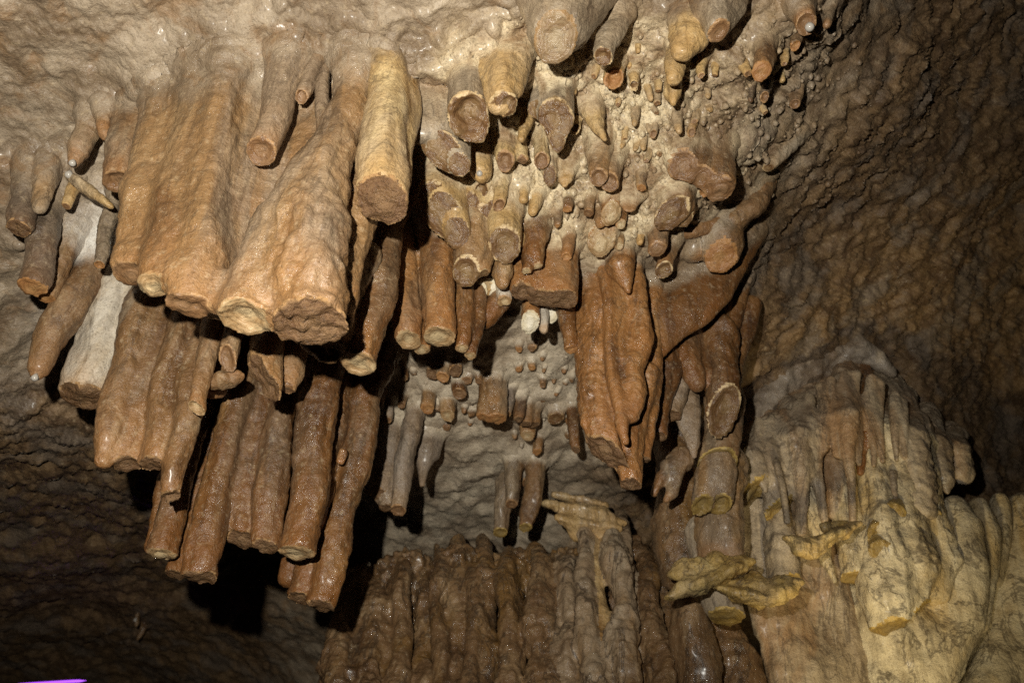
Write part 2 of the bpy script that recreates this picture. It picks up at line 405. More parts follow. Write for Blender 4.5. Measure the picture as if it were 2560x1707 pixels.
class C:
    """one column: path of (px, py, radius px[, dy m]) from root to end; Y = distance ahead of the camera"""
    def __init__(s, path, Y=None, cut=1, n=None, dish=0.0, jag=0.0, flat=1.0, up=0.10, flare=1.25, cap=None, mat=None, sz=1.0, kf=None):
        s.kf_ = kf
        s.path, s.Y, s.cut, s.n, s.dish, s.jag, s.flat, s.up, s.flare, s.cap, s.mat, s.sz = path, Y, cut, n, dish, jag, flat, up, flare, cap, mat, sz
    def build(s):
        pth = [tuple(p) + (0.0,) * (4 - len(p)) for p in s.path]
        Y = s.Y
        if Y is None:
            z = float(shell_z(pth[0][0], pth[0][1])[0])
            Y = float(at_depth(np.array(pth[0][0]), np.array(pth[0][1]), np.array(z))[1])
            plen = math.hypot(pth[0][0] - pth[-1][0], pth[0][1] - pth[-1][1])
            if s.up > 0 and plen > 75: Y += 0.6 * pth[0][2] / FPX * z
            elif s.up > 0 and z < 1.9: Y -= 0.022
        else: Y = float(squeeze(Y))
        s.Yv = Y
        P, R = [], []
        for px, py, r, dy in pth:
            w = at_Y(np.array(float(px)), np.array(float(py)), np.array(Y + dy))
            P.append(w); R.append(r / FPX * depth_of(w))
        P = np.array(P); R = np.array(R)
        s.root = P[0].copy(); s.end = P[-1].copy(); s.rend = R[-1]
        ax = P[-1] - P[-2]; ax /= np.linalg.norm(ax)
        s.axis = ax
        if s.cut:
            nn = np.array(s.n, float) if s.n is not None else ax * 0.5 + np.array([0, -0.12, -0.5])
            s.pn = nn / np.linalg.norm(nn); s.pc = P[-1]
            P = np.vstack([P, P[-1] + ax * R[-1] * 1.6]); R = np.r_[R, R[-1]]
        a0 = P[0] - P[1]; a0 /= np.linalg.norm(a0)
        if s.up > 0:
            P = np.vstack([P[0] + a0 * s.up, P]); R = np.r_[R[0] * s.flare, R]
        s.P, s.R = P, R
        s.L = np.r_[0, np.cumsum(np.linalg.norm(np.diff(P, axis=0), axis=1))]
        i0 = 1 if s.up > 0 else 0
        ln = s.L[-1] - s.L[i0]
        s.kf = float(min(1.7 * R[i0], 0.065, 0.45 * ln + 0.004)) if s.up > 0 else 0.0
        if s.kf_: s.kf = s.kf_
        s.l0 = s.L[i0]; s.l1 = s.L[-2] if s.cut else s.L[-1]
        return s
    def sdf(s, X):
        """distance to the uncut column, position along it (0 root, 1 end), local radius"""
        lo = (s.P - s.R[:, None]).min(0) - s.far; hi = (s.P + s.R[:, None]).max(0) + s.far
        x, y, z = X[:, 0], X[:, 1], X[:, 2]
        inb = (x > lo[0]) & (x < hi[0]) & (y > lo[1]) & (y < hi[1]) & (z > lo[2]) & (z < hi[2])
        if not inb.all():
            B_ = np.full(len(X), 1.0, np.float32); T_ = np.zeros(len(X), np.float32); R_ = np.full(len(X), s.rend, np.float32)
            if inb.any(): B_[inb], T_[inb], R_[inb] = s._sdf(X[inb])
            return B_, T_, R_
        return s._sdf(X)
    far = 0.06
    def _sdf(s, X):
        f4 = np.float32
        best = np.full(len(X), 1e3, f4); tt = np.zeros(len(X), f4); rr = np.zeros(len(X), f4)
        S = np.array([1, 1 / s.flat, 1 / s.sz])
        e = s.end.astype(f4)
        x = X[:, 0] - e[0]; y = (X[:, 1] - e[1]) * f4(S[1]); z = (X[:, 2] - e[2]) * f4(S[2])
        for i in range(len(s.P) - 1):
            a = ((s.P[i] - s.end) * S).astype(f4); b = ((s.P[i + 1] - s.end) * S).astype(f4)
            ba = b - a; bb = f4(1.0) / f4(ba @ ba)
            ax, ay, az = x - a[0], y - a[1], z - a[2]
            h = np.clip((ax * ba[0] + ay * ba[1] + az * ba[2]) * bb, 0, 1)
            r = f4(s.R[i]) + h * f4(s.R[i + 1] - s.R[i])
            ax -= h * ba[0]; ay -= h * ba[1]; az -= h * ba[2]
            d = np.sqrt(ax * ax + ay * ay + az * az) - r
            m = d < best
            best = np.where(m, d, best)
            tt = np.where(m, f4(s.L[i]) + h * f4(s.L[i + 1] - s.L[i]), tt); rr = np.where(m, r, rr)
        return best * f4(min(1.0, s.flat, s.sz)), (tt - f4(s.l0)) / f4(max(s.l1 - s.l0, 1e-4)), rr
    def plane(s, X, d):
        q = (X - s.pc.astype(np.float32)) @ s.pn.astype(np.float32)
        if s.dish: q = q + s.dish * s.rend * sstep(0.08, 0.7, np.clip(-d / s.rend, 0, 1))
        if s.jag:
            m = (d < 0.012) & (np.abs(q) < 2.2 * s.jag * s.rend + 0.01)
            if m.any():
                Xm = X[m]; q[m] += s.jag * s.rend * (perlin(Xm * (0.9 / s.rend) + 5) + 0.5 * perlin(Xm * (2.6 / s.rend)))
        return q

def smax(a, b, k):
    return -smin(-a, -b, k)

def field(cols, X, k, full=False):
    du = dc = None; arg = np.zeros(len(X), np.int32); bd = np.full(len(X), 1e3, np.float32)
    iscap = np.zeros(len(X), np.float32); tip = np.zeros(len(X), np.float32); rad = np.zeros(len(X), np.float32)
    for j, c in enumerate(cols):
        d, t, r = c.sdf(X)
        q = None; dd = d
        if c.cut:
            q = c.plane(X, d); dd = smax(d, q, 0.0025)
        if full:
            m = dd < bd
            bd = np.where(m, dd, bd); arg = np.where(m, j, arg); tip = np.where(m, t, tip); rad = np.where(m, r, rad)
            cp = sstep(-0.25, 0.05, (q - d) / c.rend) if q is not None else 0.0
            iscap = np.where(m, cp, iscap)
        du = d if du is None else smin(du, d, k)
        dc = dd if dc is None else smin(dc, dd, k)
    if full: return dc, du, arg, iscap, tip, rad
    return dc

NTHING = {}; NVERT = [0]
ROOTS = []
def empty(name, loc):
    o = bpy.data.objects.new(name, None); COL.objects.link(o); o.location = loc
    o.empty_display_size = 0.02
    return o
def tagit(o, label, cat, group=None):
    o['label'] = label; o['category'] = cat
    if group: o['group'] = group

def tidy(f, fcol, fcap, nc, nv):
    """hand stray patches of a column over to the column around them, so each part is one piece"""
    body = ~fcap
    for j in range(nc):
        fi = np.nonzero(body & (fcol == j))[0]
        if len(fi) == 0: continue
        u, inv = np.unique(f[fi], return_inverse=True); ff = inv.reshape(-1, 4)
        lab = np.arange(len(u))
        while True:
            m = lab[ff].min(1); new = lab.copy()
            for q in range(4): np.minimum.at(new, ff[:, q], m)
            new = new[new]; new = new[new]
            if (new == lab).all(): break
            lab = new
        fl_ = lab[ff[:, 0]]; ids, cn = np.unique(fl_, return_counts=True)
        if len(ids) == 1: continue
        for k_ in ids[np.argsort(-cn)[1:]]:
            isl = fi[fl_ == k_]; vm = np.zeros(nv, bool); vm[f[isl].ravel()] = True
            nb = np.nonzero(vm[f].any(1) & (fcol != j) & body)[0]
            if len(nb): fcol[isl] = np.bincount(fcol[nb]).argmax()
    return fcol

def formation(name, label, cat, cols, mat='tan', cap='ring', k=0.012, vox=None, group=None, amp=1.0, rings=0.0, drop=None, part='column', flute=1.0, capamp=1.0, bend=1.0, crag=0.55):
    """build one dripstone thing: fused columns become parts, broken ends their sub-parts"""
    lo = np.min([np.min(c.P - c.R[:, None] * 1.15, 0) for c in cols], 0) - k
    hi = np.max([np.max(c.P + c.R[:, None] * 1.15, 0) for c in cols], 0) + k
    zc = depth_of((lo + hi) / 2); rmin = min(c.R.min() for c in cols); rmed = np.median([c.R.mean() for c in cols])
    h = float(np.clip(rmed / 6.0, 0.0018 * zc, 0.0029 * zc)) * (1.3 if cat in ('flowstone', 'drapery', 'shelf', 'rock', 'ledge') else 1.0)
    for c in cols: c.far = max(0.03, h * 12 + k)
    B = 8
    nb = np.ceil((hi - lo) / (h * B)).astype(int) + 1
    cen = np.stack(np.meshgrid(*[np.arange(n) for n in nb], indexing='ij'), -1).reshape(-1, 3)
    cc = lo + (cen + 0.5) * B * h
    dcen = field(cols, cc.astype(np.float32), k)
    keep = np.abs(dcen) < B * h * 1.15 + 0.3 * k
    D = np.where(dcen < 0, -1.0, 1.0).astype(np.float32).reshape(nb)
    D = np.repeat(np.repeat(np.repeat(D, B, 0), B, 1), B, 2)
    kb = cen[keep]
    loc = np.stack(np.meshgrid(*[np.arange(B)] * 3, indexing='ij'), -1).reshape(-1, 3)
    gi = (kb[:, None, :] * B + loc[None]).reshape(-1, 3)
    D[gi[:, 0], gi[:, 1], gi[:, 2]] = field(cols, (lo + gi * h).astype(np.float32), k)
    v, f = surface_nets(D, lo, h)
    X = v.astype(np.float32)
    dc, du, arg, icap, tip, rad = field(cols, X, k, True)
    nrm = vnormals(v, f)
    # relief: lumps, vertical flutes, growth bands, grain; rough breaks on the ends
    rr = np.maximum(rad, 0.006)
    rq = float(np.median(rr))
    seed = (hash(label) % 97) * 0.37 if False else (sum(map(ord, label)) % 97) * 0.37
    lump = fbm(X * (0.55 / rq) + seed, 4, crag)
    flu = perlin(X * np.array([1.6, 1.6, 0.28], np.float32) / rq + seed)
    band = perlin(X * np.array([.25, .25, 1.0], np.float32) * (3.2 / rq) + seed)
    gr = fbm(X * 95 + seed, 2)
    wp = X * (0.22 / rq) + seed
    warp = np.stack([perlin(wp), perlin(wp + 31.7), perlin(wp + 63.1) * .4], 1) * (rq * 0.42 * bend)
    sh = rr * amp * (0.17 * lump + 0.09 * flute * flu + (0.024 + rings) * band) + 0.0009 * gr
    cpn = rr * capamp * (0.13 * fbm(X * (1.4 / rq) + 9, 3)) + 0.0008 * gr
    v = v + warp + nrm * (sh * (1 - icap) + cpn * icap)[:, None]
    # fillet where the piece grows out of the cave rock
    ds, sat = shell_at(v)
    kf = np.array([c.kf for c in cols], np.float32)[arg]
    push = np.where(kf > 0, kf * 0.25 * np.clip(1 - np.maximum(ds, 0) / np.maximum(kf, 1e-4), 0, 1) ** 2, 0) * (1 - icap)
    v = v + nrm * push[:, None]
    near = np.clip(1 - ds / np.maximum(1.25 * kf, 0.010), 0, 1) * (kf > 0)
    # split
    fa = arg[f]; fcol = np.sort(fa, 1)[:, 1]
    fcap = icap[f].mean(1) > 0.5
    if len(cols) > 1: fcol = tidy(f, fcol, fcap, len(cols), len(v))
    body = f[~fcap]
    nb_ = vnormals(v, body)
    base = cols[0].root
    single = len(cols) == 1
    anycap = fcap.any()
    n_made = 0
    def sub(mask, nm, m, parent, normals):
        ff = f[mask]
        if len(ff) < 4: return None
        u, inv = np.unique(ff, return_inverse=True)
        at = {'tip': tip[u], 'near': near[u], **{q: s_[u] for q, s_ in sat.items()}}
        if nm == 'broken_end':
            rg = np.maximum(-du[u], 0); at = {'ring': rg, 'core': rg / max(rg.max(), 1e-5)}
        NVERT[0] += len(u)
        return new_mesh(nm, v[u] - base, inv.reshape(ff.shape), m, parent, True, normals[u] if normals is not None else None, at)
    if single and not anycap and not drop:
        t = sub(np.ones(len(f), bool), name, MAT[cols[0].mat or mat], None, nb_)
        t.location = base
        tagit(t, label, cat, group)
        return t
    t = empty(name, base); tagit(t, label, cat, group)
    for j, c in enumerate(cols):
        m = (~fcap) & (fcol == j)
        o = sub(m, 'shaft' if single else part, MAT[c.mat or mat], t, nb_)
        if c.cut:
            m2 = fcap & (fcol == j)
            sub(m2, 'broken_end', CAPM[c.cap or cap], o if o is not None else t, None)
    if drop:
        for (px, py, r, Y) in drop:
            w = at_Y(np.array(float(px)), np.array(float(py)), np.array(Y if Y else cols[0].Yv - 0.01))
            water_drop(w, r / FPX * depth_of(w), t, base)
    return t

def ico(sub=2):
    import bmesh
    bm = bmesh.new(); bmesh.ops.create_icosphere(bm, subdivisions=sub, radius=1)
    v = np.array([x.co[:] for x in bm.verts]); f = np.array([[q.index for q in p.verts] for p in bm.faces]); bm.free()
    return v, f
_icov, _icof = ico(2); _ico1v, _ico1f = ico(1)
def water_drop(w, r, parent, base):
    v = _icov.copy(); v[:, 2] = np.where(v[:, 2] > 0, v[:, 2] * 1.5, v[:, 2])
    s = np.where(v[:, 2] > 0, 1 - 0.45 * v[:, 2] / 1.5, 1.0); v[:, :2] *= s[:, None]
    return new_mesh('water_drop', v * r + (w - base), _icof, MAT['water'], parent)
# ------------------------------------------------------------------ what hangs in the cave (photograph pixels)
SPECS = []
def S(name, label, cat, cols, **kw):
    SPECS.append((name, label, cat, cols, kw))
ST, CU = 'stalactite', 'curtain'
GL, GP, GB, GT, GR = 'small stalactites at the left end of the ceiling', 'stalactites of the pale popcorn ceiling', 'little stalactites on the grey back ceiling', 'stalactites of the lower brown bank', 'stalactites along the brown right wall'
dn = (0, -0.15, -1)

# --- the big tan curtain
S('fused_stalactite_curtain', 'big smooth tan curtain of fused stalactites with broken lower ends', CU, [
    C([(432,222,44),(400,340,52),(366,500,54),(336,640,52),(330,690,44)], kf=.10, Y=1.00, cut=1, jag=.2, cap='ring'),
    C([(492,222,36),(462,360,40),(440,470,46),(412,600,50),(392,722,46)], kf=.10, Y=.965, jag=.25, cap='white'),
    C([(580,180,56),(548,320,48),(530,440,46),(500,600,52),(476,772,50)], kf=.10, Y=.955, jag=.3, cap='ring'),
    C([(640,330,34),(580,540,38),(548,680,36),(532,782,30)], kf=.10, Y=1.00, jag=.3, cap='ring'),
    C([(800,400,40),(735,480,48),(668,580,56),(630,690,64),(617,794,66)], kf=.10, Y=.945, dish=.25, jag=.1, cap='white'),
    C([(880,190,42),(858,330,46),(818,450,62),(780,580,84),(774,700,92),(784,806,92)], kf=.10, Y=.935, jag=.2, cap='rough'),
    C([(930,420,40),(890,560,56),(858,690,48),(838,810,40)], kf=.10, Y=1.02, cut=1, jag=.4, cap='rough'),
    C([(760,180,60),(720,420,60),(650,560,50),(600,640,40)], kf=.10, Y=1.03, cut=0),
    C([(690,150,50),(640,400,52),(590,540,44)], kf=.10, Y=1.02, cut=0),
    C([(820,180,50),(800,300,50),(780,420,46)], kf=.10, Y=1.01, cut=0),
    ], mat='tan', cap='ring', k=0.040, amp=1.1, flute=.7)
S('stalactite', 'tan stalactite with round ringed end growing down the face of the big curtain', ST,
  [C([(722,165,48),(690,270,44),(655,374,38)], Y=.925, n=(.05,-.45,-1), dish=.25)], mat='tan', cap='ring', amp=.6)
S('stalactite', 'short hollow tan stub high on the face of the big curtain', ST,
  [C([(780,180,20),(765,222,18),(753,246,16)], Y=.925, n=(-.1,-.7,-1), dish=.9)], mat='tan', amp=.5, bend=.4)
S('stalactite', 'slim smooth finger of calcite lying against the big curtain', ST,
  [C([(806,205,18),(804,290,18),(804,350,13),(806,372,8)], Y=.935, cut=0)], mat='tan', amp=.5, bend=.4)
S('stalactite', 'thick pale yellow stalactite broken off short beside the big curtain', ST, [
    C([(952,140,46),(962,220,50),(966,330,58),(958,430,68),(952,508,68)], Y=.92, jag=.25, n=(-.02,-.30,-1)),
    C([(1005,220,34),(1010,340,38),(1000,470,30)], Y=.96, cut=1, jag=.3)],
  mat='pale', cap='rough', k=.025, amp=.55)

# --- left end
S('stalactite', 'short brown stalactite with a water drop at its tip, upper left', ST,
  [C([(245,270,36),(222,320,32),(196,372,28),(184,398,18)], cut=0)], mat='dust', group=GL, drop=[(181,408,9,None)])
S('stalactite', 'stout dusty brown stalactite with flat ringed end left of the big curtain', ST,
  [C([(352,250,40),(325,330,46),(305,410,44),(296,458,40)], dish=.3)], mat='dust', cap='ring', group=GL)
S('stalactite', 'stubby brown knob between the drop-tipped and the stout ringed stalactite', ST,
  [C([(268,255,26),(262,290,24),(258,330,16)], cut=0)], mat='dust', group=GL)
S('broken_plate', 'thin broken calcite plate with pale orange edge, slanting at left', 'plate',
  [C([(172,437,12),(205,462,18),(240,490,18),(275,515,11)], Y=1.12, cut=0, flat=1.0, sz=.55, up=0)], mat='pale', group=GL, drop=[(172,437,10,None)])
S('stalactite', 'dark grey bent stalactite at the far left edge', ST,
  [C([(86,408,34),(58,460,32),(45,520,31),(38,572,28)], jag=.2)], mat='dark', cap='rough', group=GL)
S('stalactite', 'tiny dark stalactite tip below the bent one at the far left', ST,
  [C([(62,560,14),(52,590,14),(48,612,12)], Y=1.36, cut=0)], mat='dark', group=GL)
S('stalactite', 'grey stub tucked behind the bent dark stalactite', ST,
  [C([(118,400,26),(108,450,26),(98,520,16)], cut=0)], mat='grey', group=GL)
S('stalactite', 'long dark stalactite with rusty orange end at left', ST,
  [C([(155,400,28),(135,480,32),(112,590,38),(84,690,36),(74,716,34)], Y=1.24, jag=.2)], mat='dark', cap='orange', group=GL)
S('stalactite', 'knobbly stalactite with amber wet tip next to the dark rusty one', ST,
  [C([(205,530,34),(172,610,32),(140,690,24),(118,745,22)], Y=1.34, jag=.2)], mat='dust', cap='orange', group=GL)
S('stalactite', 'tiny beige peg on the pale ceiling under the broken plate', ST,
  [C([(180,478,16),(172,500,15),(164,519,12)], Y=1.18)], mat='pale', group=GL)
S('stalactite', 'thin pale straw with red-brown open end beside the curtain', ST,
  [C([(275,540,22),(262,610,18),(249,666,14)], Y=1.22, dish=.4, jag=.1)], mat='grey', cap='orange', group=GL)
S('stalactite', 'tapering amber stalactite dripping at its tip, lower left', ST,
  [C([(222,690,48),(178,770,44),(130,850,34),(100,915,24),(92,934,14)], Y=1.42, cut=0)], mat='dust', group=GL, drop=[(87,944,9,None)])
S('stalactite', 'whitish stalactite with tan broken end, left of the dusty bank', ST,
  [C([(320,720,70),(275,800,62),(240,900,58),(212,988,54)], Y=1.50, jag=.3)], mat='white', cap='rough', group=GL)
S('calcite_web', 'white crystalline web of calcite joining the left stalactites to the curtain', 'calcite',
  [C([(330,470,60),(290,600,62),(262,720,60),(250,790,40)], Y=1.56, cut=0, flat=.5), C([(235,560,40),(215,660,46),(196,730,36)], Y=1.56, cut=0, flat=.5)], mat='white', k=.04, part='fold')

# --- dusty bank behind the big curtain
S('fused_stalactite_curtain', 'dusty brown fused bank behind the big curtain, with a stepped broken edge', CU, [
    C([(400,640,34),(345,800,36),(300,960,36),(270,1100,34),(260,1150,24)], Y=1.42, cut=0),
    C([(440,660,34),(395,820,36),(348,980,38),(326,1090,38),(318,1158,34)], Y=1.45, jag=.35),
    C([(492,680,34),(440,860,36),(402,1020,36),(380,1160,34)], Y=1.43, jag=.4),
    C([(545,740,34),(498,880,36),(456,1040,38),(440,1160,32),(438,1232,24)], Y=1.43, jag=.7),
    C([(470,660,40),(420,860,44),(380,1020,44),(352,1120,36)], Y=1.53, cut=0),
    C([(600,760,36),(560,860,36),(530,960,36)], Y=1.49, cut=0)],
  mat='dust', cap='rough', k=.010, amp=.95, crag=.6)
S('stalactite', 'slim amber stalactite with open hollow tip in front of the dusty bank', ST,
  [C([(560,760,34),(528,850,28),(505,940,24),(487,1024,21)], Y=1.33, dish=.6, n=(-.1,-.5,-1))], mat='dust', cap='white', group=GT)
S('stalactite', 'short stub with round ringed end below the curtain, facing the viewer', ST,
  [C([(590,810,26),(578,870,26),(569,899,24)], Y=1.30, n=(-.1,-1.1,-1), dish=.35)], mat='dust', cap='ring', group=GT)
S('broken_plate', 'small broken ledge of calcite under the ringed stub', 'plate',
  [C([(525,965,16),(562,950,30),(594,938,20)], Y=1.36, cut=0, sz=.5, up=0)], mat='dust', group=GT)
S('stalactite', 'snapped tan stalactite with slanted break below the curtain', ST,
  [C([(690,760,44),(672,860,46),(655,948,42)], Y=1.30, n=(-.75,-.5,-.8), jag=.3)], mat='tan', cap='rough', group=GT)
S('stalactite', 'narrow tan stalactite with jagged end right of the snapped one', ST,
  [C([(760,800,32),(730,880,30),(702,972,25)], Y=1.36, jag=.4)], mat='dust', cap='ring', group=GT)
S('stalactite', 'short stalactite with dark glassy section peeping out under the thick column', ST,
  [C([(835,760,56),(815,830,56),(802,876,54)], Y=1.16, jag=.2, dish=.15)], mat='dust', cap='glass', group=GT)
S('stalactite', 'tan-grey stalactite with wet translucent end right of the big curtain', ST,
  [C([(985,560,34),(955,680,48),(925,810,48),(903,912,45)], Y=1.22, jag=.12, dish=.15)], mat='brown', cap='white', group=GT)

# --- reddish bank in the middle
S('fused_stalactite_curtain', 'red-brown bank of fused columns with two round wet ends in the middle', CU, [
    C([(985,560,36),(1000,680,40),(1010,780,38),(1020,850,34)], Y=1.40, jag=.1, dish=.15),
    C([(1075,580,38),(1090,680,42),(1096,770,40),(1100,842,38)], Y=1.37, jag=.1, dish=.15),
    C([(1040,640,34),(1050,780,34),(1058,872,22)], Y=1.45, jag=.2)],
  mat='rust', cap='white', k=.014, amp=.7)
S('stalactite', 'pair of slim brown tubes fused side by side right of the red-brown bank', ST,
  [C([(1165,690,24),(1165,780,23),(1158,872,17)], Y=1.42, jag=.2), C([(1200,720,22),(1190,800,20),(1176,890,15)], Y=1.46, jag=.3)], mat='brown', cap='white', k=.01, part='tube')
S('stalactite', 'squat orange-brown bulge behind the slim fused tubes', ST,
  [C([(1255,700,30),(1245,760,36),(1222,788,30)], Y=1.5, cut=0)], mat='brown', group=GP)
S('stalactite', 'chalky white broken lump between red-brown bank and glassy sections', ST,
  [C([(1194,696,22),(1194,712,26),(1190,732,24)], Y=1.45, jag=.4, n=(0,-.8,-1)), C([(1226,696,20),(1228,722,22)], Y=1.45, jag=.4, n=(0,-.8,-1))], mat='pale', cap='chalk', k=.012)
S('stalactite', 'small pale knob with broken end right of the chalky lump', ST,
  [C([(1262,710,24),(1264,735,22),(1262,756,20)], Y=1.45, jag=.3)], mat='white', cap='white', group=GP)

# --- centre: pale ceiling
S('stalactite', 'massive wet bulb with flat ringed underside at the top edge', ST,
  [C([(1415,-60,90),(1408,0,100),(1402,50,84),(1402,96,56)], Y=.80, n=(-.05,-.35,-1), jag=.08), C([(1480,-40,50),(1472,30,50),(1452,75,40)], Y=.82, cut=0)], mat='grey', cap='wet', k=.03, amp=.5)
S('stalactite', 'small crooked peg with oval section right of the massive bulb', ST,
  [C([(1548,20,28),(1536,70,28),(1516,118,30),(1504,142,27)], dish=.3, jag=.1)], mat='grey', cap='glass', group=GP)
S('stalactite', 'cream peg growing out of a flat plate in the upper middle', ST,
  [C([(1262,95,30),(1262,170,36),(1268,262,32)], n=(0,-.3,-1), jag=.35), C([(1205,110,20),(1222,190,26),(1250,270,18)], cut=0, flat=.6), C([(1310,100,30),(1300,170,30),(1300,225,20)], cut=0)], mat='pale', cap='glass', k=.02, amp=.5)
S('stalactite', 'triangular grey-tan stub with dark hollow break, left of the cream peg', ST,
  [C([(1160,130,44),(1168,220,56),(1172,300,56)], n=(.1,-.55,-1), jag=.18, dish=.35)], mat='grey', cap='glass', amp=.5, group=GP)
S('stalactite', 'broad flat grey block of calcite between thick pale stalactite and triangular stub', ST,
  [C([(1040,120,56),(1042,220,62),(1046,320,50)], Y=1.01, cut=0, flat=.6), C([(1090,120,56),(1090,220,56),(1092,310,44)], Y=1.02, cut=0, flat=.6), C([(1130,120,44),(1128,200,44),(1120,270,34)], Y=1.02, cut=0)], mat='grey', k=.05, amp=.4, part='face')
S('broken_section', 'brown glassy bean-shaped break with pale rim below the grey block', 'stalactite',
  [C([(1045,280,24),(1046,322,24)], Y=1.01, n=(0,-.75,-1), jag=.06), C([(1080,300,34),(1084,352,36)], Y=1.01, n=(0,-.75,-1), jag=.06), C([(1110,320,38),(1112,380,38)], Y=1.02, n=(0,-.75,-1), jag=.06), C([(1148,360,26),(1150,410,24)], Y=1.03, n=(0,-.75,-1), jag=.06)], mat='grey', cap='glass', k=.016, amp=.4)
S('stalactite', 'rounded amber peg with wet nose in the middle of the ceiling', ST,
  [C([(1196,335,32),(1198,390,30),(1199,425,27),(1199,440,16)], cut=0)], mat='pale', group=GP, drop=[(1199,434,8,None)])
S('broken_section', 'grey lobed stalactite broken to a branching dark section with cream rim', 'stalactite',
  [C([(1385,140,46),(1380,200,42),(1372,262,34)], Y=1.0, cut=0), C([(1420,150,24),(1400,210,24)], Y=1.0, cut=0),
   C([(1340,225,20),(1330,276,17)], Y=1.0, n=(0,-.8,-1), jag=.06), C([(1378,240,36),(1380,292,36)], Y=1.0, n=(0,-.8,-1), jag=.06), C([(1410,255,26),(1412,298,22)], Y=1.0, n=(0,-.8,-1), jag=.06), C([(1392,310,20),(1390,358,18)], Y=1.03, n=(0,-.8,-1), jag=.06)], mat='grey', cap='glass', k=.018, amp=.4)
S('stalactite', 'short pale peg with round section and a ragged side flake', ST,
  [C([(1258,370,26),(1260,408,23)], n=(0,-.6,-1), dish=.3), C([(1300,375,18),(1306,402,14)], cut=1, jag=.5)], mat='pale', cap='ring', k=.014)
S('stalactite', 'cream peg with ringed round end, right of the flaked one', ST,
  [C([(1352,370,20),(1351,406,19)], n=(0,-.6,-1), dish=.4)], mat='pale', cap='ring', group=GP)
S('stalactite', 'pointed glassy shard section with thin white rim under the pegs', ST,
  [C([(1372,410,22),(1374,440,20)], n=(0,-.9,-1), jag=.1), C([(1380,430,12),(1380,462,10)], n=(0,-.9,-1))], mat='grey', cap='glass', k=.012)
S('stalactite', 'pale peg with soft amber tip in the row of pegs', ST,
  [C([(1424,380,22),(1418,425,21),(1415,448,17),(1413,462,8)], cut=0)], mat='pale', group=GP)
S('stalactite', 'straight tan peg with dark bull-eye end in the row of pegs', ST,
  [C([(1500,370,30),(1498,410,26),(1496,442,24)], n=(0,-.5,-1), dish=.45)], mat='tan', cap='ring', group=GP)
S('stalactite', 'brown peg tilted against the bull-eye one', ST,
  [C([(1532,400,26),(1530,435,26),(1526,460,25)], n=(-.1,-.5,-1), dish=.3)], mat='tan', cap='ring', group=GP)
S('stalactite', 'cream cone tapering to a small blunt tip', ST,
  [C([(1482,285,26),(1494,320,17),(1509,352,7)], cut=0)], mat='pale', group=GP)
S('stalactite', 'little open ring of calcite beside the branching section', ST,
  [C([(1440,312,13),(1437,327,12)], n=(0,-.6,-1), dish=1.3)], mat='pale', cap='glass', group=GP)
S('stalactite', 'flat oval crater of amber calcite on the pale ceiling', ST,
  [C([(1532,188,25),(1531,200,25)], n=(0,-.9,-1), dish=.8, flat=.8)], mat='pale', cap='orange', group=GP)
S('stalactite', 'tiny dark-holed ring beside the oval crater', ST,
  [C([(1585,205,13),(1584,220,12)], n=(0,-.6,-1), dish=1.4)], mat='pale', cap='glass', group=GP)
S('stalactite', 'small cream nipple under the cream peg plate', ST,
  [C([(1318,300,18),(1312,325,14),(1306,350,9)], cut=0)], mat='pale', group=GP)

S('broken_section', 'largest glassy brown break, long and pale-rimmed, in the middle', 'stalactite',
  [C([(1085,455,38),(1084,506,36)], Y=1.19, n=(0,-.95,-1), jag=.05), C([(1112,490,44),(1114,545,42)], Y=1.21, n=(0,-.95,-1), jag=.05), C([(1140,540,34),(1142,590,30)], Y=1.23, n=(0,-.95,-1), jag=.05)], mat='pale', cap='glass', k=.018, amp=.4)
S('broken_section', 'two small linked glassy breaks with wavy white rim beside the largest one', 'stalactite',
  [C([(1180,480,20),(1180,506,17)], Y=1.22, n=(0,-.95,-1), jag=.06), C([(1238,505,28),(1236,540,25)], Y=1.24, n=(0,-.95,-1), jag=.06), C([(1206,500,10),(1206,522,9)], Y=1.23, n=(0,-.95,-1))], mat='pale', cap='glass', k=.014, amp=.4)
S('stalactite', 'dark shallow cup with thin pale lip behind the amber peg', ST,
  [C([(1206,450,22),(1205,480,19)], n=(0,-.6,-1), dish=.7)], mat='pale', cap='glass', group=GP)
S('stalactite', 'striped cream peg with open end below the amber peg', ST,
  [C([(1252,445,22),(1249,480,20),(1245,515,16)], n=(0,-.4,-1), dish=.5)], mat='pale', cap='ring', group=GP, rings=.03)
S('stalactite', 'stout peg with wide oval greenish-grey section in the centre', ST,
  [C([(1250,570,42),(1252,622,39)], Y=1.27, n=(0,-.75,-1), dish=.2)], mat='pale', cap='glass', group=GP)
S('stalactite', 'streaky tan block with oval brown section left of centre', ST,
  [C([(1178,590,42),(1172,635,42),(1166,680,36)], Y=1.29, n=(-.05,-.65,-1), dish=.15), C([(1205,600,28),(1208,650,26),(1212,684,16)], Y=1.30, cut=1, jag=.4)], mat='tan', cap='glass', k=.014)
S('stalactite', 'smooth amber-grey nub under the oval section in the centre', ST,
  [C([(1256,640,30),(1256,684,28),(1255,708,18)], Y=1.36, cut=0)], mat='tan', group=GP)
S('stalactite', 'fork-tipped wet brown stalactite in the centre', ST,
  [C([(1350,510,30),(1342,590,32),(1332,640,26)], cut=0), C([(1325,620,18),(1314,682,13)], Y=1.33, jag=.2), C([(1348,620,16),(1346,668,13)], Y=1.33, jag=.2)], mat='brown', cap='white', k=.012)
S('stalactite', 'short rounded finger beside the fork-tipped one', ST,
  [C([(1372,600,16),(1366,650,14),(1362,682,10)], cut=0)], mat='brown', group=GP)
S('stalactite', 'bright orange soda straw hanging in the centre', ST,
  [C([(1424,540,20),(1420,600,15),(1418,646,12)], n=(0,-.4,-1), dish=.4)], mat='rust', cap='orange', group=GP)
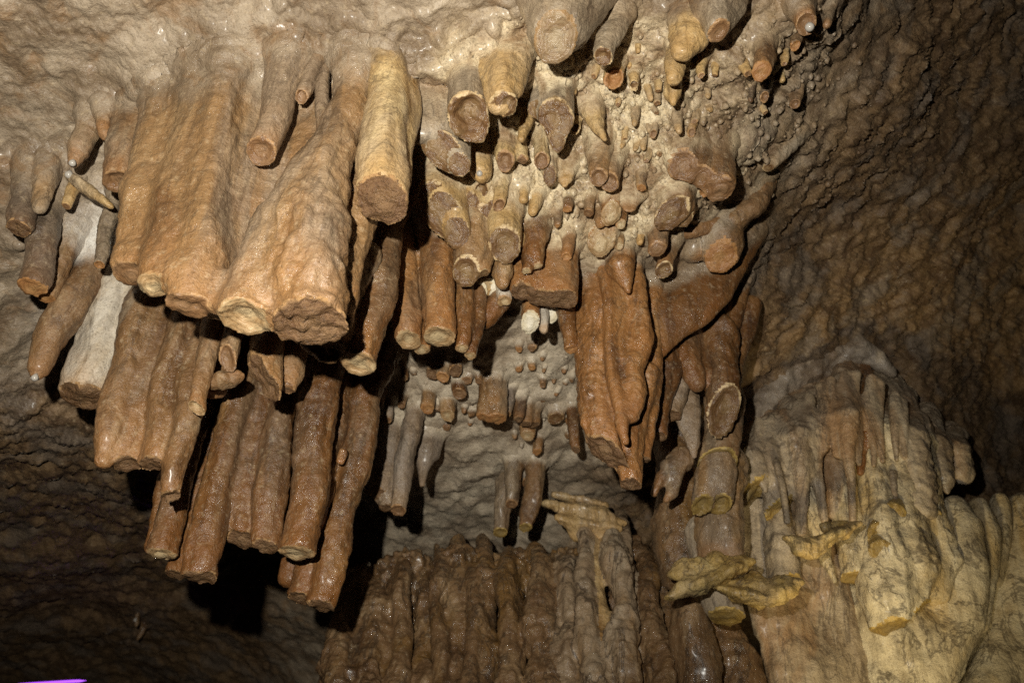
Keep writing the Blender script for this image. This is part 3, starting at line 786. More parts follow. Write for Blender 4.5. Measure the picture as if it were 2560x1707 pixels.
S('stalactite', 'amber lens-shaped knob with pale centre right of the orange straw', ST,
  [C([(1508,588,34),(1506,612,32)], n=(0,-.8,-1), dish=-.3), C([(1545,600,16),(1548,618,12)], n=(0,-.8,-1))], mat='tan', cap='white', k=.012)
S('stalactite', 'amber knob with glowing pale eye, second row', ST,
  [C([(1530,500,28),(1534,534,26)], n=(.2,-.8,-1), dish=-.3), C([(1555,530,16),(1560,562,12)], n=(.2,-.8,-1))], mat='rust', cap='white', k=.012)
S('stalactite', 'small round bead left of the knob with the pale eye', ST,
  [C([(1502,535,17),(1500,557,13)], cut=0)], mat='tan', group=GP)
S('stalactite', 'little tan peg above the round bead', ST,
  [C([(1474,500,16),(1472,532,14)], dish=.2)], mat='tan', cap='ring', group=GP)
S('stalactite', 'small dark amber peg under the bull-eye peg', ST,
  [C([(1421,495,13),(1420,526,12)], dish=.2)], mat='brown', cap='orange', group=GP)
S('stalactite', 'thin straw tip with dark end left of the orange straw', ST,
  [C([(1396,530,13),(1391,568,8)], dish=.2)], mat='dust', cap='orange', group=GP)
S('stalactite', 'thin tan finger leaning between oval section and fork tip', ST,
  [C([(1316,545,16),(1310,580,13),(1304,610,9)], cut=0)], mat='pale', group=GP)
S('stalactite', 'blunt cream finger above the fork-tipped stalactite', ST,
  [C([(1310,465,14),(1308,498,11)], cut=0)], mat='pale', group=GP)
S('stalactite', 'grey cream bump beside the blunt cream finger', ST,
  [C([(1340,490,20),(1332,526,14)], cut=0)], mat='pale', group=GP)
S('fused_stalactite_curtain', 'wet orange-brown apron with frayed lower edge in the centre', CU,
  [C([(1310,640,36),(1308,700,36),(1306,738,32)], Y=1.42, jag=.3), C([(1355,640,36),(1352,700,36),(1350,750,30)], Y=1.43, jag=.3), C([(1400,640,38),(1398,700,40),(1396,752,36)], Y=1.42, jag=.25)],
  mat='rust', cap='rough', k=.016, amp=.6)
S('stalactite', 'orange peg with chalk-white broken end hanging over the grey recess', ST,
  [C([(1322,720,22),(1324,770,22),(1324,806,23)], Y=1.52, n=(0,-.7,-1), jag=.2)], mat='rust', cap='chalk', group=GP)
S('stalactite', 'white concentric half-moon break behind the apron', ST,
  [C([(1372,730,28),(1374,782,26)], Y=1.56, n=(0,-.9,-1))], mat='white', cap='chalk', group=GP)
S('stalactite', 'small white bead next to the chalk-white peg', ST,
  [C([(1358,780,14),(1357,822,12)], Y=1.55, cut=0)], mat='white', group=GP)
S('stalactite', 'brown tube with ragged side left of the long orange column', ST,
  [C([(1408,740,28),(1416,810,20),(1422,878,17)], Y=1.56, jag=.15, dish=.2)], mat='brown', cap='orange', group=GP)

# --- right part of the popcorn ceiling
S('stalactite', 'grey wet bulb with creased underside at the top, right of centre', ST,
  [C([(1772,-40,52),(1778,20,56),(1784,66,36),(1788,80,26)], jag=.2), C([(1830,-40,40),(1830,20,34),(1818,50,18)], cut=0)], mat='grey', cap='ring', k=.02, amp=.7)
S('stalactite', 'string of three swollen beads ending in a wet cream tip', ST,
  [C([(1722,20,34),(1722,90,46),(1704,128,26)], cut=0), C([(1686,135,24),(1680,168,26),(1680,196,18)], cut=0), C([(1680,205,20),(1676,230,25),(1681,256,9)], cut=0)], mat='pale', k=.018, part='bead', amp=.6)
S('stalactite', 'small cream tip just below the string of beads', ST,
  [C([(1690,280,16),(1695,305,14),(1698,328,9)], cut=0)], mat='pale', group=GP)
S('stalactite', 'tiny open tube left of the small cream tip', ST,
  [C([(1636,310,14),(1635,338,11)], dish=.5, n=(0,-.5,-1))], mat='pale', cap='ring', group=GP)
S('stalactite', 'tiny wet tube right of the small cream tip', ST,
  [C([(1732,316,13),(1731,334,11)], dish=.5, n=(0,-.5,-1))], mat='pale', cap='ring', group=GP)
S('stalactite', 'brown stump with flat orange ringed end, right of centre', ST,
  [C([(1910,118,30),(1907,155,28),(1903,186,23)], n=(0,-.5,-1))], mat='dust', cap='orange', group=GR)
S('stalactite', 'stump holding a bright white water drop, top right', ST,
  [C([(1990,-20,40),(2012,30,32),(2024,66,26)], n=(0,-.5,-1), dish=.4)], mat='dust', cap='ring', group=GR, drop=[(2024,68,12,None)])
S('stalactite', 'tiny wet bud right of the stump with the white drop', ST,
  [C([(2074,35,13),(2068,62,11)], cut=0)], mat='dust', group=GR)
S('broken_plate', 'thin curled plate of calcite at the top edge above the white drop', 'plate',
  [C([(1955,-6,14),(1990,20,18),(2030,20,16)], Y=.98, cut=0, sz=.4, up=0)], mat='pale', group=GR)
S('stalactite', 'small ringed button left of the rocky edge, top right', ST,
  [C([(1989,100,15),(1988,118,13)], n=(0,-.5,-1), dish=.5)], mat='dust', cap='orange', group=GR)
S('stalactite', 'small ringed button below the orange-ended stump', ST,
  [C([(1988,240,15),(1986,261,13)], n=(0,-.5,-1), dish=.4)], mat='dust', cap='ring', group=GR)
S('stalactite', 'dark flat ring on the rock under the orange-ended stump', ST,
  [C([(1913,234,13),(1912,246,12)], n=(0,-.6,-1), dish=.6)], mat='dark', cap='ring', group=GR)
S('stalactite', 'little black bead beside the dark flat ring', ST,
  [C([(1877,240,9),(1876,252,7)], cut=0)], mat='dark', group=GR)
S('stalactite', 'tiny orange tip on the broad brown tongue', ST,
  [C([(1840,262,12),(1838,284,8)], Y=1.16, cut=0)], mat='rust', group=GR)
S('stalactite', 'broad brown tongue with a wet lip on the right', ST,
  [C([(1835,225,52),(1825,300,56),(1814,352,46),(1808,368,34)], Y=1.20, cut=0, flat=.5)], mat='dust', amp=.6, group=GR)
S('broken_section', 'slanting brown slab with pinkish eye and wet broken edge below the tongue', 'stalactite',
  [C([(1700,380,36),(1698,414,34)], n=(-.1,-.6,-1), dish=.1), C([(1745,395,34),(1748,440,30)], n=(-.1,-.25,-1), jag=.2), C([(1790,400,40),(1798,468,36)], n=(-.1,-.2,-1), jag=.25)], mat='dust', cap='ring', k=.02, amp=.6)
S('stalactite', 'small pale-rimmed ring in the shadow under the slanting slab', ST,
  [C([(1764,455,15),(1762,480,14)], n=(0,-.5,-1), dish=.5, jag=.3)], mat='pale', cap='orange', group=GR)
S('stalactite', 'greenish glassy section with white flake right of centre', ST,
  [C([(1690,490,40),(1672,540,36)], n=(.05,-.75,-1), jag=.08), C([(1712,510,22),(1704,556,18)], n=(.05,-.75,-1), jag=.15)], mat='dust', cap='glass', k=.016)
S('stalactite', 'upright brown flake left of the greenish section', ST,
  [C([(1585,440,30),(1578,490,32),(1580,520,18)], cut=0, flat=.5)], mat='dust', group=GR)
S('stalactite', 'small tan peg on the upright brown flake', ST,
  [C([(1603,452,13),(1602,472,12)], Y=1.19, dish=.3)], mat='tan', cap='orange', group=GR)
S('stalactite', 'small grey wet stub on the rocky edge at right', ST,
  [C([(1945,395,18),(1932,410,16),(1922,420,13)], jag=.2)], mat='grey', cap='glass', group=GR)
S('stalactite', 'round-ended brown peg hanging under the greenish section', ST,
  [C([(1642,570,26),(1642,600,23),(1641,626,21)], n=(0,-.4,-1))], mat='dust', cap='ring', group=GR)
S('stalactite', 'pale brown tube with thin-lipped end beside the long column top', ST,
  [C([(1678,590,24),(1672,640,23),(1664,676,22)], Y=1.48, n=(0,-.5,-1), dish=.2)], mat='dust', cap='glass', group=GR)
S('stalactite', 'swollen brown knob with flaking underside on the right edge of the ceiling', ST,
  [C([(1822,560,42),(1822,610,50),(1812,648,36)], Y=1.52, n=(-.15,-.6,-1), jag=.12), C([(1745,575,30),(1748,625,30)], Y=1.55, cut=0)], mat='dust', cap='orange', k=.02)
S('rock_ledge', 'curved brown ledge running under the right edge of the popcorn ceiling', 'ledge',
  [C([(1915,430,28),(1895,500,26),(1840,545,26),(1770,565,22),(1700,585,16)], Y=1.47, cut=0, up=0)], mat='dust', amp=1.2)

# --- long orange column cluster
S('fused_stalactite_curtain', 'long fluted orange-brown column with a slanted broken foot, right of centre', CU, [
    C([(1478,690,42),(1480,800,45),(1486,950,47),(1500,1060,46),(1518,1132,42)], Y=1.58, n=(-.6,-.25,-1), jag=.2),
    C([(1514,700,17),(1520,800,17),(1536,960,17),(1553,1070,14),(1560,1104,10)], Y=1.51, cut=0),
    C([(1542,690,17),(1547,800,17),(1560,900,15),(1570,960,12)], Y=1.52, cut=0),
    C([(1568,640,28),(1590,740,33),(1598,840,31),(1592,900,24)], Y=1.53, cut=0),
    C([(1582,905,24),(1584,970,28),(1574,1040,17)], Y=1.52, cut=0, up=0),
    C([(1630,760,24),(1626,900,24),(1622,1040,22),(1612,1150,20)], Y=1.66, cut=1, jag=.3),
    C([(1540,900,24),(1560,1000,26),(1576,1110,22)], Y=1.60, cut=0, up=0),
    C([(1594,1040,28),(1582,1150,29),(1572,1216,28)], Y=1.62, jag=.25)],
  mat='rust', cap='rough', k=.016, amp=.85, crag=.6)
S('stalactite', 'glossy orange drop-shaped knob on top of the long column', ST,
  [C([(1550,630,30),(1555,665,34),(1565,705,18),(1572,730,8)], Y=1.46, cut=0)], mat='rust', group=GR)
S('calcite_sheet', 'smooth brown triangular sheet spanning from the long column to the right', 'sheet',
  [C([(1690,600,30),(1680,700,44),(1650,800,30),(1635,900,14)], Y=1.66, cut=0, flat=.35), C([(1770,640,40),(1730,700,50),(1690,760,36),(1660,830,18)], Y=1.68, cut=0, flat=.35), C([(1815,650,24),(1780,720,24),(1740,770,14)], Y=1.68, cut=0, flat=.4)],
  mat='brown', k=.05, amp=.35, part='fold')
S('fused_stalactite_curtain', 'reddish fluted folds on the right wall above the ringed ends', CU, [
    C([(1745,745,28),(1712,840,34),(1720,910,36),(1738,958,24)], Y=1.80, cut=0),
    C([(1780,760,26),(1752,860,28),(1764,940,26),(1772,965,18)], Y=1.84, cut=0),
    C([(1812,730,22),(1786,840,22),(1776,915,14)], Y=1.86, cut=0),
    C([(1842,770,18),(1818,880,18),(1800,980,30)], Y=1.88, cut=0),
    C([(1862,840,20),(1838,930,18),(1822,1000,24)], Y=1.92, cut=0)],
  mat='brown', k=.014, amp=.7, part='fold')
S('stalactite', 'brown stalactite with big double-ringed pale-edged end on the right wall', ST,
  [C([(1800,930,40),(1800,990,44),(1802,1036,44)], Y=1.84, n=(.1,-1.0,-.8), dish=.3)], mat='brown', cap='glass', group=GR)
S('stalactite', 'stalactite with olive oval rimmed end below the double-ringed one', ST,
  [C([(1800,1080,44),(1796,1130,48),(1794,1162,48)], Y=2.0, n=(0,-.5,-1), dish=.35)], mat='dust', cap='olive', group=GR)
S('stalactite', 'amber twin-ringed stub under the olive oval end', ST,
  [C([(1790,1190,26),(1786,1236,24)], Y=2.02, n=(0,-.6,-1), dish=.2), C([(1762,1240,30),(1756,1268,28)], Y=2.02, n=(0,-.6,-1), dish=.4), C([(1802,1240,32),(1804,1270,28)], Y=2.03, n=(0,-.6,-1), dish=.4)], mat='tan', cap='olive', k=.012)
S('stalactite', 'fat orange barrel of calcite above the yellow shelf', ST,
  [C([(1806,1265,58),(1808,1330,60),(1812,1400,58)], Y=2.12, cut=0)], mat='tan', rings=.05, group=GR)
S('stalactite', 'grey pointed blade beside the reddish folds', ST,
  [C([(1700,960,34),(1712,1030,38),(1730,1110,22),(1735,1140,8)], Y=1.9, cut=0, flat=.5)], mat='greyb', group=GR)
S('stalactite', 'grey broken corner stub left of the pointed blade', ST,
  [C([(1705,940,30),(1685,1000,30),(1678,1040,26)], Y=1.86, jag=.3)], mat='greyb', cap='rough', group=GR)
S('stalactite', 'brown stub in the shade right of the long column', ST,
  [C([(1660,820,40),(1664,930,42),(1655,1050,28),(1652,1096,20)], Y=1.8, jag=.2)], mat='brown', cap='rough', group=GR)
S('stalactite', 'hook-shaped grey-brown drip below the shaded stub', ST,
  [C([(1700,1150,30),(1672,1168,26),(1650,1200,16),(1640,1230,10)], Y=2.0, cut=0, up=0), C([(1690,1170,20),(1684,1230,16),(1670,1250,8)], Y=2.0, cut=0, up=0)], mat='dust', k=.014)

# --- lower brown bank
S('fused_stalactite_curtain', 'lower brown bank of long fused columns broken at uneven heights', CU, [
    C([(560,800,36),(500,1000,36),(450,1200,36),(410,1392,34)], Y=1.69, jag=.2, cap='white'),
    C([(520,900,30),(470,1060,30),(410,1240,30),(380,1360,24)], Y=1.76, cut=0),
    C([(640,850,38),(590,1020,38),(540,1240,42),(492,1448,42)], Y=1.66, jag=.15, cap='rough'),
    C([(560,1100,30),(500,1280,30),(440,1440,26)], Y=1.80, jag=.3),
    C([(690,850,36),(650,1050,38),(618,1220,40),(602,1350,36)], Y=1.72, jag=.25, n=(.1,-.3,-1)),
    C([(745,850,34),(705,1050,34),(678,1230,36),(662,1368,34)], Y=1.69, jag=.3, n=(0,-.3,-1)),
    C([(590,880,44),(545,1080,44),(505,1260,40),(478,1400,34)], Y=1.79, cut=0),
    C([(860,860,40),(830,1040,40),(795,1220,38),(770,1340,30)], Y=1.80, cut=0),
    C([(700,850,40),(660,1050,40),(640,1200,40),(632,1330,40)], Y=1.80, jag=.3, n=(0,-.3,-1)),
    C([(830,840,46),(800,1000,46),(770,1180,46),(738,1384,43)], Y=1.65, jag=.1, dish=.1, cap='white')],
  mat='brown', cap='rough', k=.012, amp=.95, crag=.62)
S('fused_stalactite_curtain', 'pair of long dark brown columns hanging lowest behind the lower bank', CU, [
    C([(925,960,40),(880,1180,42),(840,1360,40),(806,1518,36)], Y=1.84, jag=.2),
    C([(880,960,36),(830,1180,38),(790,1360,38),(752,1500,36)], Y=1.86, jag=.3),
    C([(845,1000,30),(780,1250,30),(725,1440,26)], Y=1.92, cut=0)],
  mat='brown', cap='rough', k=.007, amp=.9, crag=.62)
S('stalactite', 'tiny amber bud on the shaded side of the lower bank', ST,
  [C([(856,1130,12),(850,1152,10)], Y=1.74, cut=0, up=0)], mat='rust', group=GT)

# --- grey back ceiling
for nm, path, kw in [
    ('amber stub with round end in the middle of the grey recess', [(1072,960,19),(1069,1022,18)], dict(mat='tan', cap='orange')),
    ('broad tan stub right of the amber stub in the grey recess', [(1122,985,22),(1119,1040,19)], dict(mat='tan', cap='white')),
    ('narrow grey tube left of the crowded stubs under the apron', [(1280,965,14),(1269,1036,11)], dict(mat='greyb', cap='ring')),
    ('short dark stub below the red-brown bank', [(1082,905,20),(1079,936,17)], dict(mat='brown', cap='rough')),
    ('tan stub with wet highlight below the red-brown bank', [(1110,900,20),(1106,942,16)], dict(mat='tan', cap='orange')),
    ('dark broken stub under the slim fused tubes', [(1142,895,19),(1140,930,17)], dict(mat='brown', cap='rough')),
    ('brown stub with flared end between recess and fused tubes', [(1150,940,18),(1149,984,17)], dict(mat='brown', cap='ring')),
    ('small tilted brown chip on the grey recess', [(1168,930,16),(1164,953,14)], dict(mat='brown', cap='ring')),
    ('round brown stub at the upper left of the grey recess', [(985,885,17),(983,912,15)], dict(mat='brown', cap='ring')),
    ('small brown peg next to the round stub at the left of the recess', [(1011,915,12),(1009,948,9)], dict(mat='brown', cap='ring')),
    ('grey-tan peg in the left row of the recess', [(1016,975,14),(1006,1016,11)], dict(mat='dust', cap='ring')),
    ('grey tube at the far left of the recess', [(978,985,15),(966,1052,11)], dict(mat='greyb', cap='ring')),
    ('brown peg wedged beside the shaded lower bank', [(955,960,14),(948,1008,10)], dict(mat='brown', cap='ring')),
    ('small dark peg under the broad tan stub', [(1121,1050,13),(1119,1072,11)], dict(mat='brown', cap='ring')),
    ('tan stub at the foot of the crowded cluster in the recess', [(1316,1040,20),(1315,1090,16)], dict(mat='tan', cap='white')),
    ('ochre peg lowest of the crowded cluster in the recess', [(1346,1085,14),(1343,1130,11)], dict(mat='tan', cap='orange')),
    ('round grey-ended peg at the right of the recess', [(1388,1015,22),(1386,1048,18)], dict(mat='dust', cap='glass')),
    ('brown straw hugging the long orange column', [(1430,1000,15),(1432,1070,15),(1442,1124,12)], dict(mat='brown', cap='rough')),
    ('tiny orange stub high in the recess', [(1295,855,10),(1295,876,9)], dict(mat='rust', cap='orange')),
    ('tiny ochre stub under the chalk-white peg', [(1331,845,12),(1331,872,10)], dict(mat='tan', cap='ring')),
    ('flat red-brown chip on the grey ceiling of the recess', [(1222,880,14),(1216,890,15)], dict(mat='rust', cap='ring')),
    ('tiny tan peg below the tiny orange stub', [(1297,905,11),(1296,926,9)], dict(mat='tan', cap='orange')),
    ('tiny tan straw below the tiny ochre stub', [(1333,895,12),(1331,922,9)], dict(mat='tan', cap='orange')),
    ('dark ledge-like chip right in the recess', [(1360,985,14),(1345,995,20)], dict(mat='brown', cap='rough')),
    ('ochre drip above the flowstone, left of three', [(1284,1215,22),(1278,1262,16)], dict(mat='dust', cap='ring', Y=2.62)),
    ('ochre drip above the flowstone, longest of three', [(1330,1230,24),(1322,1280,22),(1312,1318,15)], dict(mat='dust', cap='olive', Y=2.64)),
    ('dark ochre drip above the flowstone, squat one', [(1248,1290,22),(1243,1330,18)], dict(mat='dust', cap='olive', Y=2.68)),
    ('grey nub on the lower part of the recess', [(1322,1180,20),(1318,1210,14)], dict(mat='greyb', cap='ring')),
    ]:
    kw = dict(kw); cp = kw.pop('cap'); mt = kw.pop('mat')
    S('stalactite', nm, ST, [C(path, dish=.15, jag=.12, n=(0,-.45,-1), **kw)], mat=mt, cap=cp, group=GB)
S('stalactite', 'clump of three fused amber stalactites in the middle of the recess', ST,
  [C([(1232,920,24),(1230,980,22),(1236,1010,16)], cut=0), C([(1212,960,18),(1208,1042,17)], Y=2.05, jag=.2), C([(1242,980,22),(1238,1045,22)], Y=2.05, jag=.2)], mat='tan', cap='orange', k=.014)
S('fused_stalactite_curtain', 'flat grey-brown plate hanging at the left of the recess', CU,
  [C([(985,1010,30),(962,1130,34),(940,1236,30)], Y=2.30, jag=.5), C([(1005,1020,30),(990,1140,34),(972,1270,26)], Y=2.32, jag=.4)], mat='greyb', cap='rough', k=.02, amp=.6)
S('stalactite', 'long grey tube with round open end beside the flat plate', ST,
  [C([(1042,1010,26),(1020,1120,24),(992,1278,23)], Y=2.22, dish=.2, n=(0,-.35,-1))], mat='greyb', cap='ring', group=GB)
S('stalactite', 'grey cone ending in a small brown drip left in the recess', ST,
  [C([(1062,1050,44),(1056,1120,34),(1050,1170,14),(1049,1205,8)], Y=2.36, cut=0)], mat='greyb', group=GB)
S('stalactite', 'crowded cluster of brown and grey stubs in the recess', ST,
  [C([(1300,980,18),(1295,1050,14)], jag=.3), C([(1340,1010,20),(1335,1062,15)], jag=.3), C([(1318,1000,20),(1316,1060,14)], jag=.3)], mat='dust', cap='rough', k=.012)
S('stalactite', 'two little dark tips low on the dark rock at the bottom left', ST,
  [C([(346,1528,8),(340,1556,7),(338,1564,4)], cut=0), C([(362,1560,9),(352,1582,9),(344,1594,6)], cut=0)], mat='flow', k=.01, drop=[(338,1549,5,None)])

# --- flowstone at the bottom
Zc = []
top = lambda x: np.interp(x, [840, 900, 1000, 1090, 1150, 1230, 1300, 1400, 1450, 1500, 1560, 1620, 1700], [1470, 1430, 1408, 1380, 1366, 1372, 1400, 1385, 1330, 1290, 1300, 1370, 1330])
for i in range(22):
    x0 = 866 + 39 * i + 8 * math.sin(i * 2.7); y0 = float(top(x0)) + 24 * math.sin(i * 4.1)
    x1 = x0 + (x0 - 1150) * .10 + 6 * math.sin(i * 1.3)
    r = 22 + 7 * math.sin(i * 3.7 + 1); lump = (i % 3) != 1
    Y = 2.84 - 0.22 * max(0, 1 - abs(x0 - 1500) / 380) + 0.045 * math.sin(i * 2.9)
    yy = [y0, y0 + 35, y0 + 90, 1500, 1570, 1640, 1710, 1800]
    yy = [y for q, y in enumerate(yy) if q < 3 or y > y0 + 130]
    pts = []
    for q, y in enumerate(yy):
        t = (y - y0) / (1760 - y0)
        w = 1.0 + (0.26 * math.sin(q * 2.3 + i * 1.7) if lump else 0.12 * math.sin(q * 1.9 + i))
        pts.append((x0 + (x1 - x0) * t + 7 * math.sin(i * 2 + q * 1.7), y, r * w * (0.6 if q == 0 else 0.9 if q == 1 else 1.0 + 0.35 * t), (0.10 if q == 0 else 0.03 if q == 1 else 0.0) - 0.22 * t))
    Zc.append(C(pts, Y=Y, cut=0, up=0.0, mat='pale' if 1470 < x0 < 1530 else 'flowp' if 1395 < x0 < 1600 else 'flow'))
S('flowstone_mass', 'dark brown flowstone curtain of rippled flutes filling the lower middle', 'flowstone', Zc + [
    C([(900,1480,60),(900,1600,80),(890,1800,100)], Y=2.96, cut=0, up=0), C([(1020,1450,70),(1020,1600,80),(1010,1800,100)], Y=2.94, cut=0, up=0),
    C([(1150,1420,60),(1150,1600,80),(1150,1800,100)], Y=2.90, cut=0, up=0), C([(1290,1440,60),(1290,1600,80),(1290,1800,100)], Y=2.90, cut=0, up=0),
    C([(1420,1430,60),(1430,1600,80),(1440,1800,100)], Y=2.84, cut=0, up=0, mat='flow'), C([(1560,1400,60),(1580,1600,80),(1600,1800,100)], Y=2.80, cut=0, up=0), C([(1680,1420,50),(1700,1600,80),(1720,1800,100)], Y=2.76, cut=0, up=0)],
  mat='flow', k=.02, amp=1.5, rings=.03, flute=1.6, bend=.8, crag=.66, part='flute')
S('flowstone_ledge', 'orange and cream rippled ledge capping the pale flowstone column', 'ledge',
  [C([(1364,1256,14),(1415,1266,26),(1480,1284,28),(1556,1306,14)], Y=2.66, cut=0, up=0, sz=.5), C([(1395,1238,14),(1440,1246,22),(1510,1264,18)], Y=2.72, cut=0, up=0, sz=.5), C([(1400,1294,14),(1450,1310,22),(1540,1326,16)], Y=2.64, cut=0, up=0, sz=.6), C([(1430,1280,16),(1440,1340,14)], Y=2.68, cut=0, up=0), C([(1500,1290,18),(1502,1360,14)], Y=2.66, cut=0, up=0)],
  mat='pale', k=.03, amp=1.5, part='lip', bend=1.5, crag=.66)
# --- lower right: columns, shelves, drapery
S('flowstone_column', 'dark rippled flowstone column left of the yellow shelf', 'flowstone',
  [C([(1690,1160,46),(1690,1260,54),(1690,1350,48),(1700,1440,44)], Y=2.30, cut=0), C([(1735,1180,34),(1730,1300,36),(1735,1400,30)], Y=2.32, cut=0)], mat='flow', k=.03, amp=1.0, rings=.08, part='fold')
S('flowstone_shelf', 'jagged yellow calcite shelf slanting across the lower right', 'shelf',
  [C([(1672,1492,18),(1720,1468,36),(1780,1444,38),(1840,1422,34),(1880,1402,16)], Y=2.03, cut=0, up=0, sz=.42), C([(1690,1436,26),(1760,1416,36),(1845,1398,22)], Y=2.07, cut=0, up=0, sz=.5), C([(1712,1420,24),(1730,1460,24)], Y=2.08, cut=0, up=0), C([(1790,1400,24),(1800,1436,22)], Y=2.08, cut=0, up=0)],
  mat='yellow', k=.022, amp=1.1, part='lip', crag=.66, bend=1.4)
S('flowstone_shelf', 'lower frayed yellow shelf right of the jagged one', 'shelf',
  [C([(1804,1468,16),(1850,1488,34),(1910,1504,32),(1962,1484,32),(2000,1454,14)], Y=2.04, cut=0, up=0, sz=.42), C([(1830,1458,26),(1900,1470,34),(1970,1452,22)], Y=2.08, cut=0, up=0, sz=.5), C([(1880,1446,26),(1890,1490,24)], Y=2.09, cut=0, up=0)],
  mat='yellow', k=.022, amp=1.2, part='lip', crag=.66, bend=1.4)
S('flowstone_shelf', 'upper ochre shelf of torn calcite below the drapery', 'shelf',
  [C([(1962,1344,16),(2006,1366,30),(2050,1352,30),(2100,1334,28),(2150,1310,12)], Y=2.14, cut=0, up=0, sz=.45), C([(1990,1376,16),(2022,1386,18),(2050,1374,12)], Y=2.13, cut=0, up=0, sz=.6), C([(2060,1318,18),(2110,1310,16)], Y=2.18, cut=0, up=0, sz=.6)],
  mat='yellow', k=.02, amp=1.2, part='lip', crag=.66, bend=1.4)
S('stalactite', 'grey-brown stub with yellow underside between the two yellow shelves', ST,
  [C([(1945,1150,30),(1955,1330,42),(1960,1400,44),(1962,1458,40)], Y=2.36, n=(.1,-.3,-1), jag=.25)], mat='drape', cap='olive', group=GR)
S('stalactite', 'ochre-ended trunk below the jagged yellow shelf', ST,
  [C([(1790,1440,46),(1804,1500,48),(1816,1548,44)], Y=2.2, n=(0,-.2,-1), jag=.2)], mat='drape', cap='olive', group=GR)
Wc = [
    C([(1880,1060,30,.22),(1884,1150,40),(1876,1230,36)], Y=2.28, n=(.55,-.4,-.9), jag=.3, up=0, cap='olive'),
    C([(1925,1035,30,.22),(1935,1150,40),(1945,1268,34)], Y=2.30, n=(.55,-.4,-.9), jag=.3, up=0, cap='olive'),
    C([(1925,1040,10,.22),(1945,1160,9),(1962,1300,8)], Y=2.20, cut=0, up=0),
    C([(1985,1000,34,.22),(1990,1100,40),(1998,1180,30),(2000,1230,18),(2004,1325,13)], Y=2.26, cut=0, up=0),
    C([(2030,970,34,.22),(2026,1090,36),(2030,1170,22),(2050,1240,14),(2064,1295,11)], Y=2.28, cut=0, up=0),
    C([(2075,940,34,.22),(2078,1060,36),(2092,1180,36),(2098,1270,28)], Y=2.35, cut=0, up=0),
    C([(2110,920,34,.22),(2112,1040,32),(2112,1120,18),(2128,1200,11),(2132,1300,9)], Y=2.23, cut=0, up=0),
    C([(2150,920,34,.22),(2150,1040,28),(2150,1120,16),(2152,1180,9)], Y=2.29, cut=0, up=0, mat='brown'),
    C([(2190,940,34,.22),(2196,1060,32),(2208,1160,22)], Y=2.35, cut=0, up=0),
    C([(2230,960,30,.22),(2240,1080,24),(2240,1200,12)], Y=2.31, cut=0, up=0),
    C([(2262,1000,34,.22),(2280,1100,40),(2288,1190,44),(2296,1270,38)], Y=2.32, cut=0, up=0),
    C([(2312,1030,30,.22),(2335,1120,34),(2350,1200,30)], Y=2.43, cut=0, up=0),
    C([(2372,1080,30,.22),(2388,1130,34),(2396,1180,30)], Y=2.50, cut=0, up=0)]
Wc += [C([(2212,1070,14),(2196,1150,26),(2184,1225,32)], Y=2.34, cut=0, flat=.4, up=0, mat='rim'), C([(2232,1180,10),(2236,1260,9)], Y=2.28, cut=0, up=0, mat='rim')]
for i in range(16):       # thin ribs between the folds
    x = 1900 + 30 * i + 9 * math.sin(i * 3.1); y0 = 1040 - 130 * math.exp(-((x - 2130) / 150.0) ** 2) + max(0, (x - 2250) * .45)
    ln = 120 + 110 * (0.5 + 0.5 * math.sin(i * 5.7))
    Wc.append(C([(x, y0 + 26, 12, .03), (x + 4, y0 + 20 + ln * .5, 11), (x + 10, y0 + 20 + ln, 6)], Y=2.25 + max(0, (x - 2250) * .0016), cut=0, up=0))
S('flowstone_drapery', 'arched grey drapery of hanging folds on the right', 'drapery', Wc, mat='drape', cap='olive', k=.018, part='fold', amp=1.0, crag=.65, bend=.8)
S('rock_arch', 'pale grey rim of rock arching over the drapery', 'rock',
  [C([(1840,1062,30),(1920,996,40),(2000,930,46),(2070,892,46),(2130,880,42),(2180,900,30),(2220,930,18)], Y=2.54, cut=0, up=0), C([(1860,1030,24),(1960,946,30),(2060,872,30),(2140,856,20)], Y=2.60, cut=0, up=0)], mat='rim', k=.03, amp=1.2, crag=.65, part='fold')
S('stalactite', 'cream stalactite with olive flat end below the upper ochre shelf', ST,
  [C([(2100,1150,26),(2118,1310,34),(2124,1380,36),(2130,1444,32)], Y=2.34, n=(0,-.2,-1))], mat='yellowp', cap='olive', group='cream stalactites in the yellow light')
S('stalactite', 'thin pale spike left of the cream stalactite', ST,
  [C([(2040,1300,22),(2050,1345,20),(2062,1400,14),(2082,1450,6)], Y=2.32, cut=0)], mat='yellowp', group='cream stalactites in the yellow light')
S('stalactite', 'huge cream stalactite with grey streaks and yellow foot at lower right', ST,
  [C([(2170,1180,40),(2188,1290,52),(2204,1400,60),(2218,1500,62),(2228,1565,46)], Y=2.34, n=(.15,-.2,-1), jag=.2), C([(2240,1180,44),(2262,1300,50),(2276,1400,58),(2272,1490,50),(2264,1545,32)], Y=2.35, n=(.5,-.2,-1), jag=.2), C([(2310,1200,44),(2330,1300,44),(2348,1400,46),(2338,1480,34)], Y=2.40, cut=0), C([(2205,1300,26),(2235,1420,24),(2245,1520,20)], Y=2.29, cut=0, up=0)],
  mat='yellowp', cap='olive', k=.03, amp=.9, crag=.65)
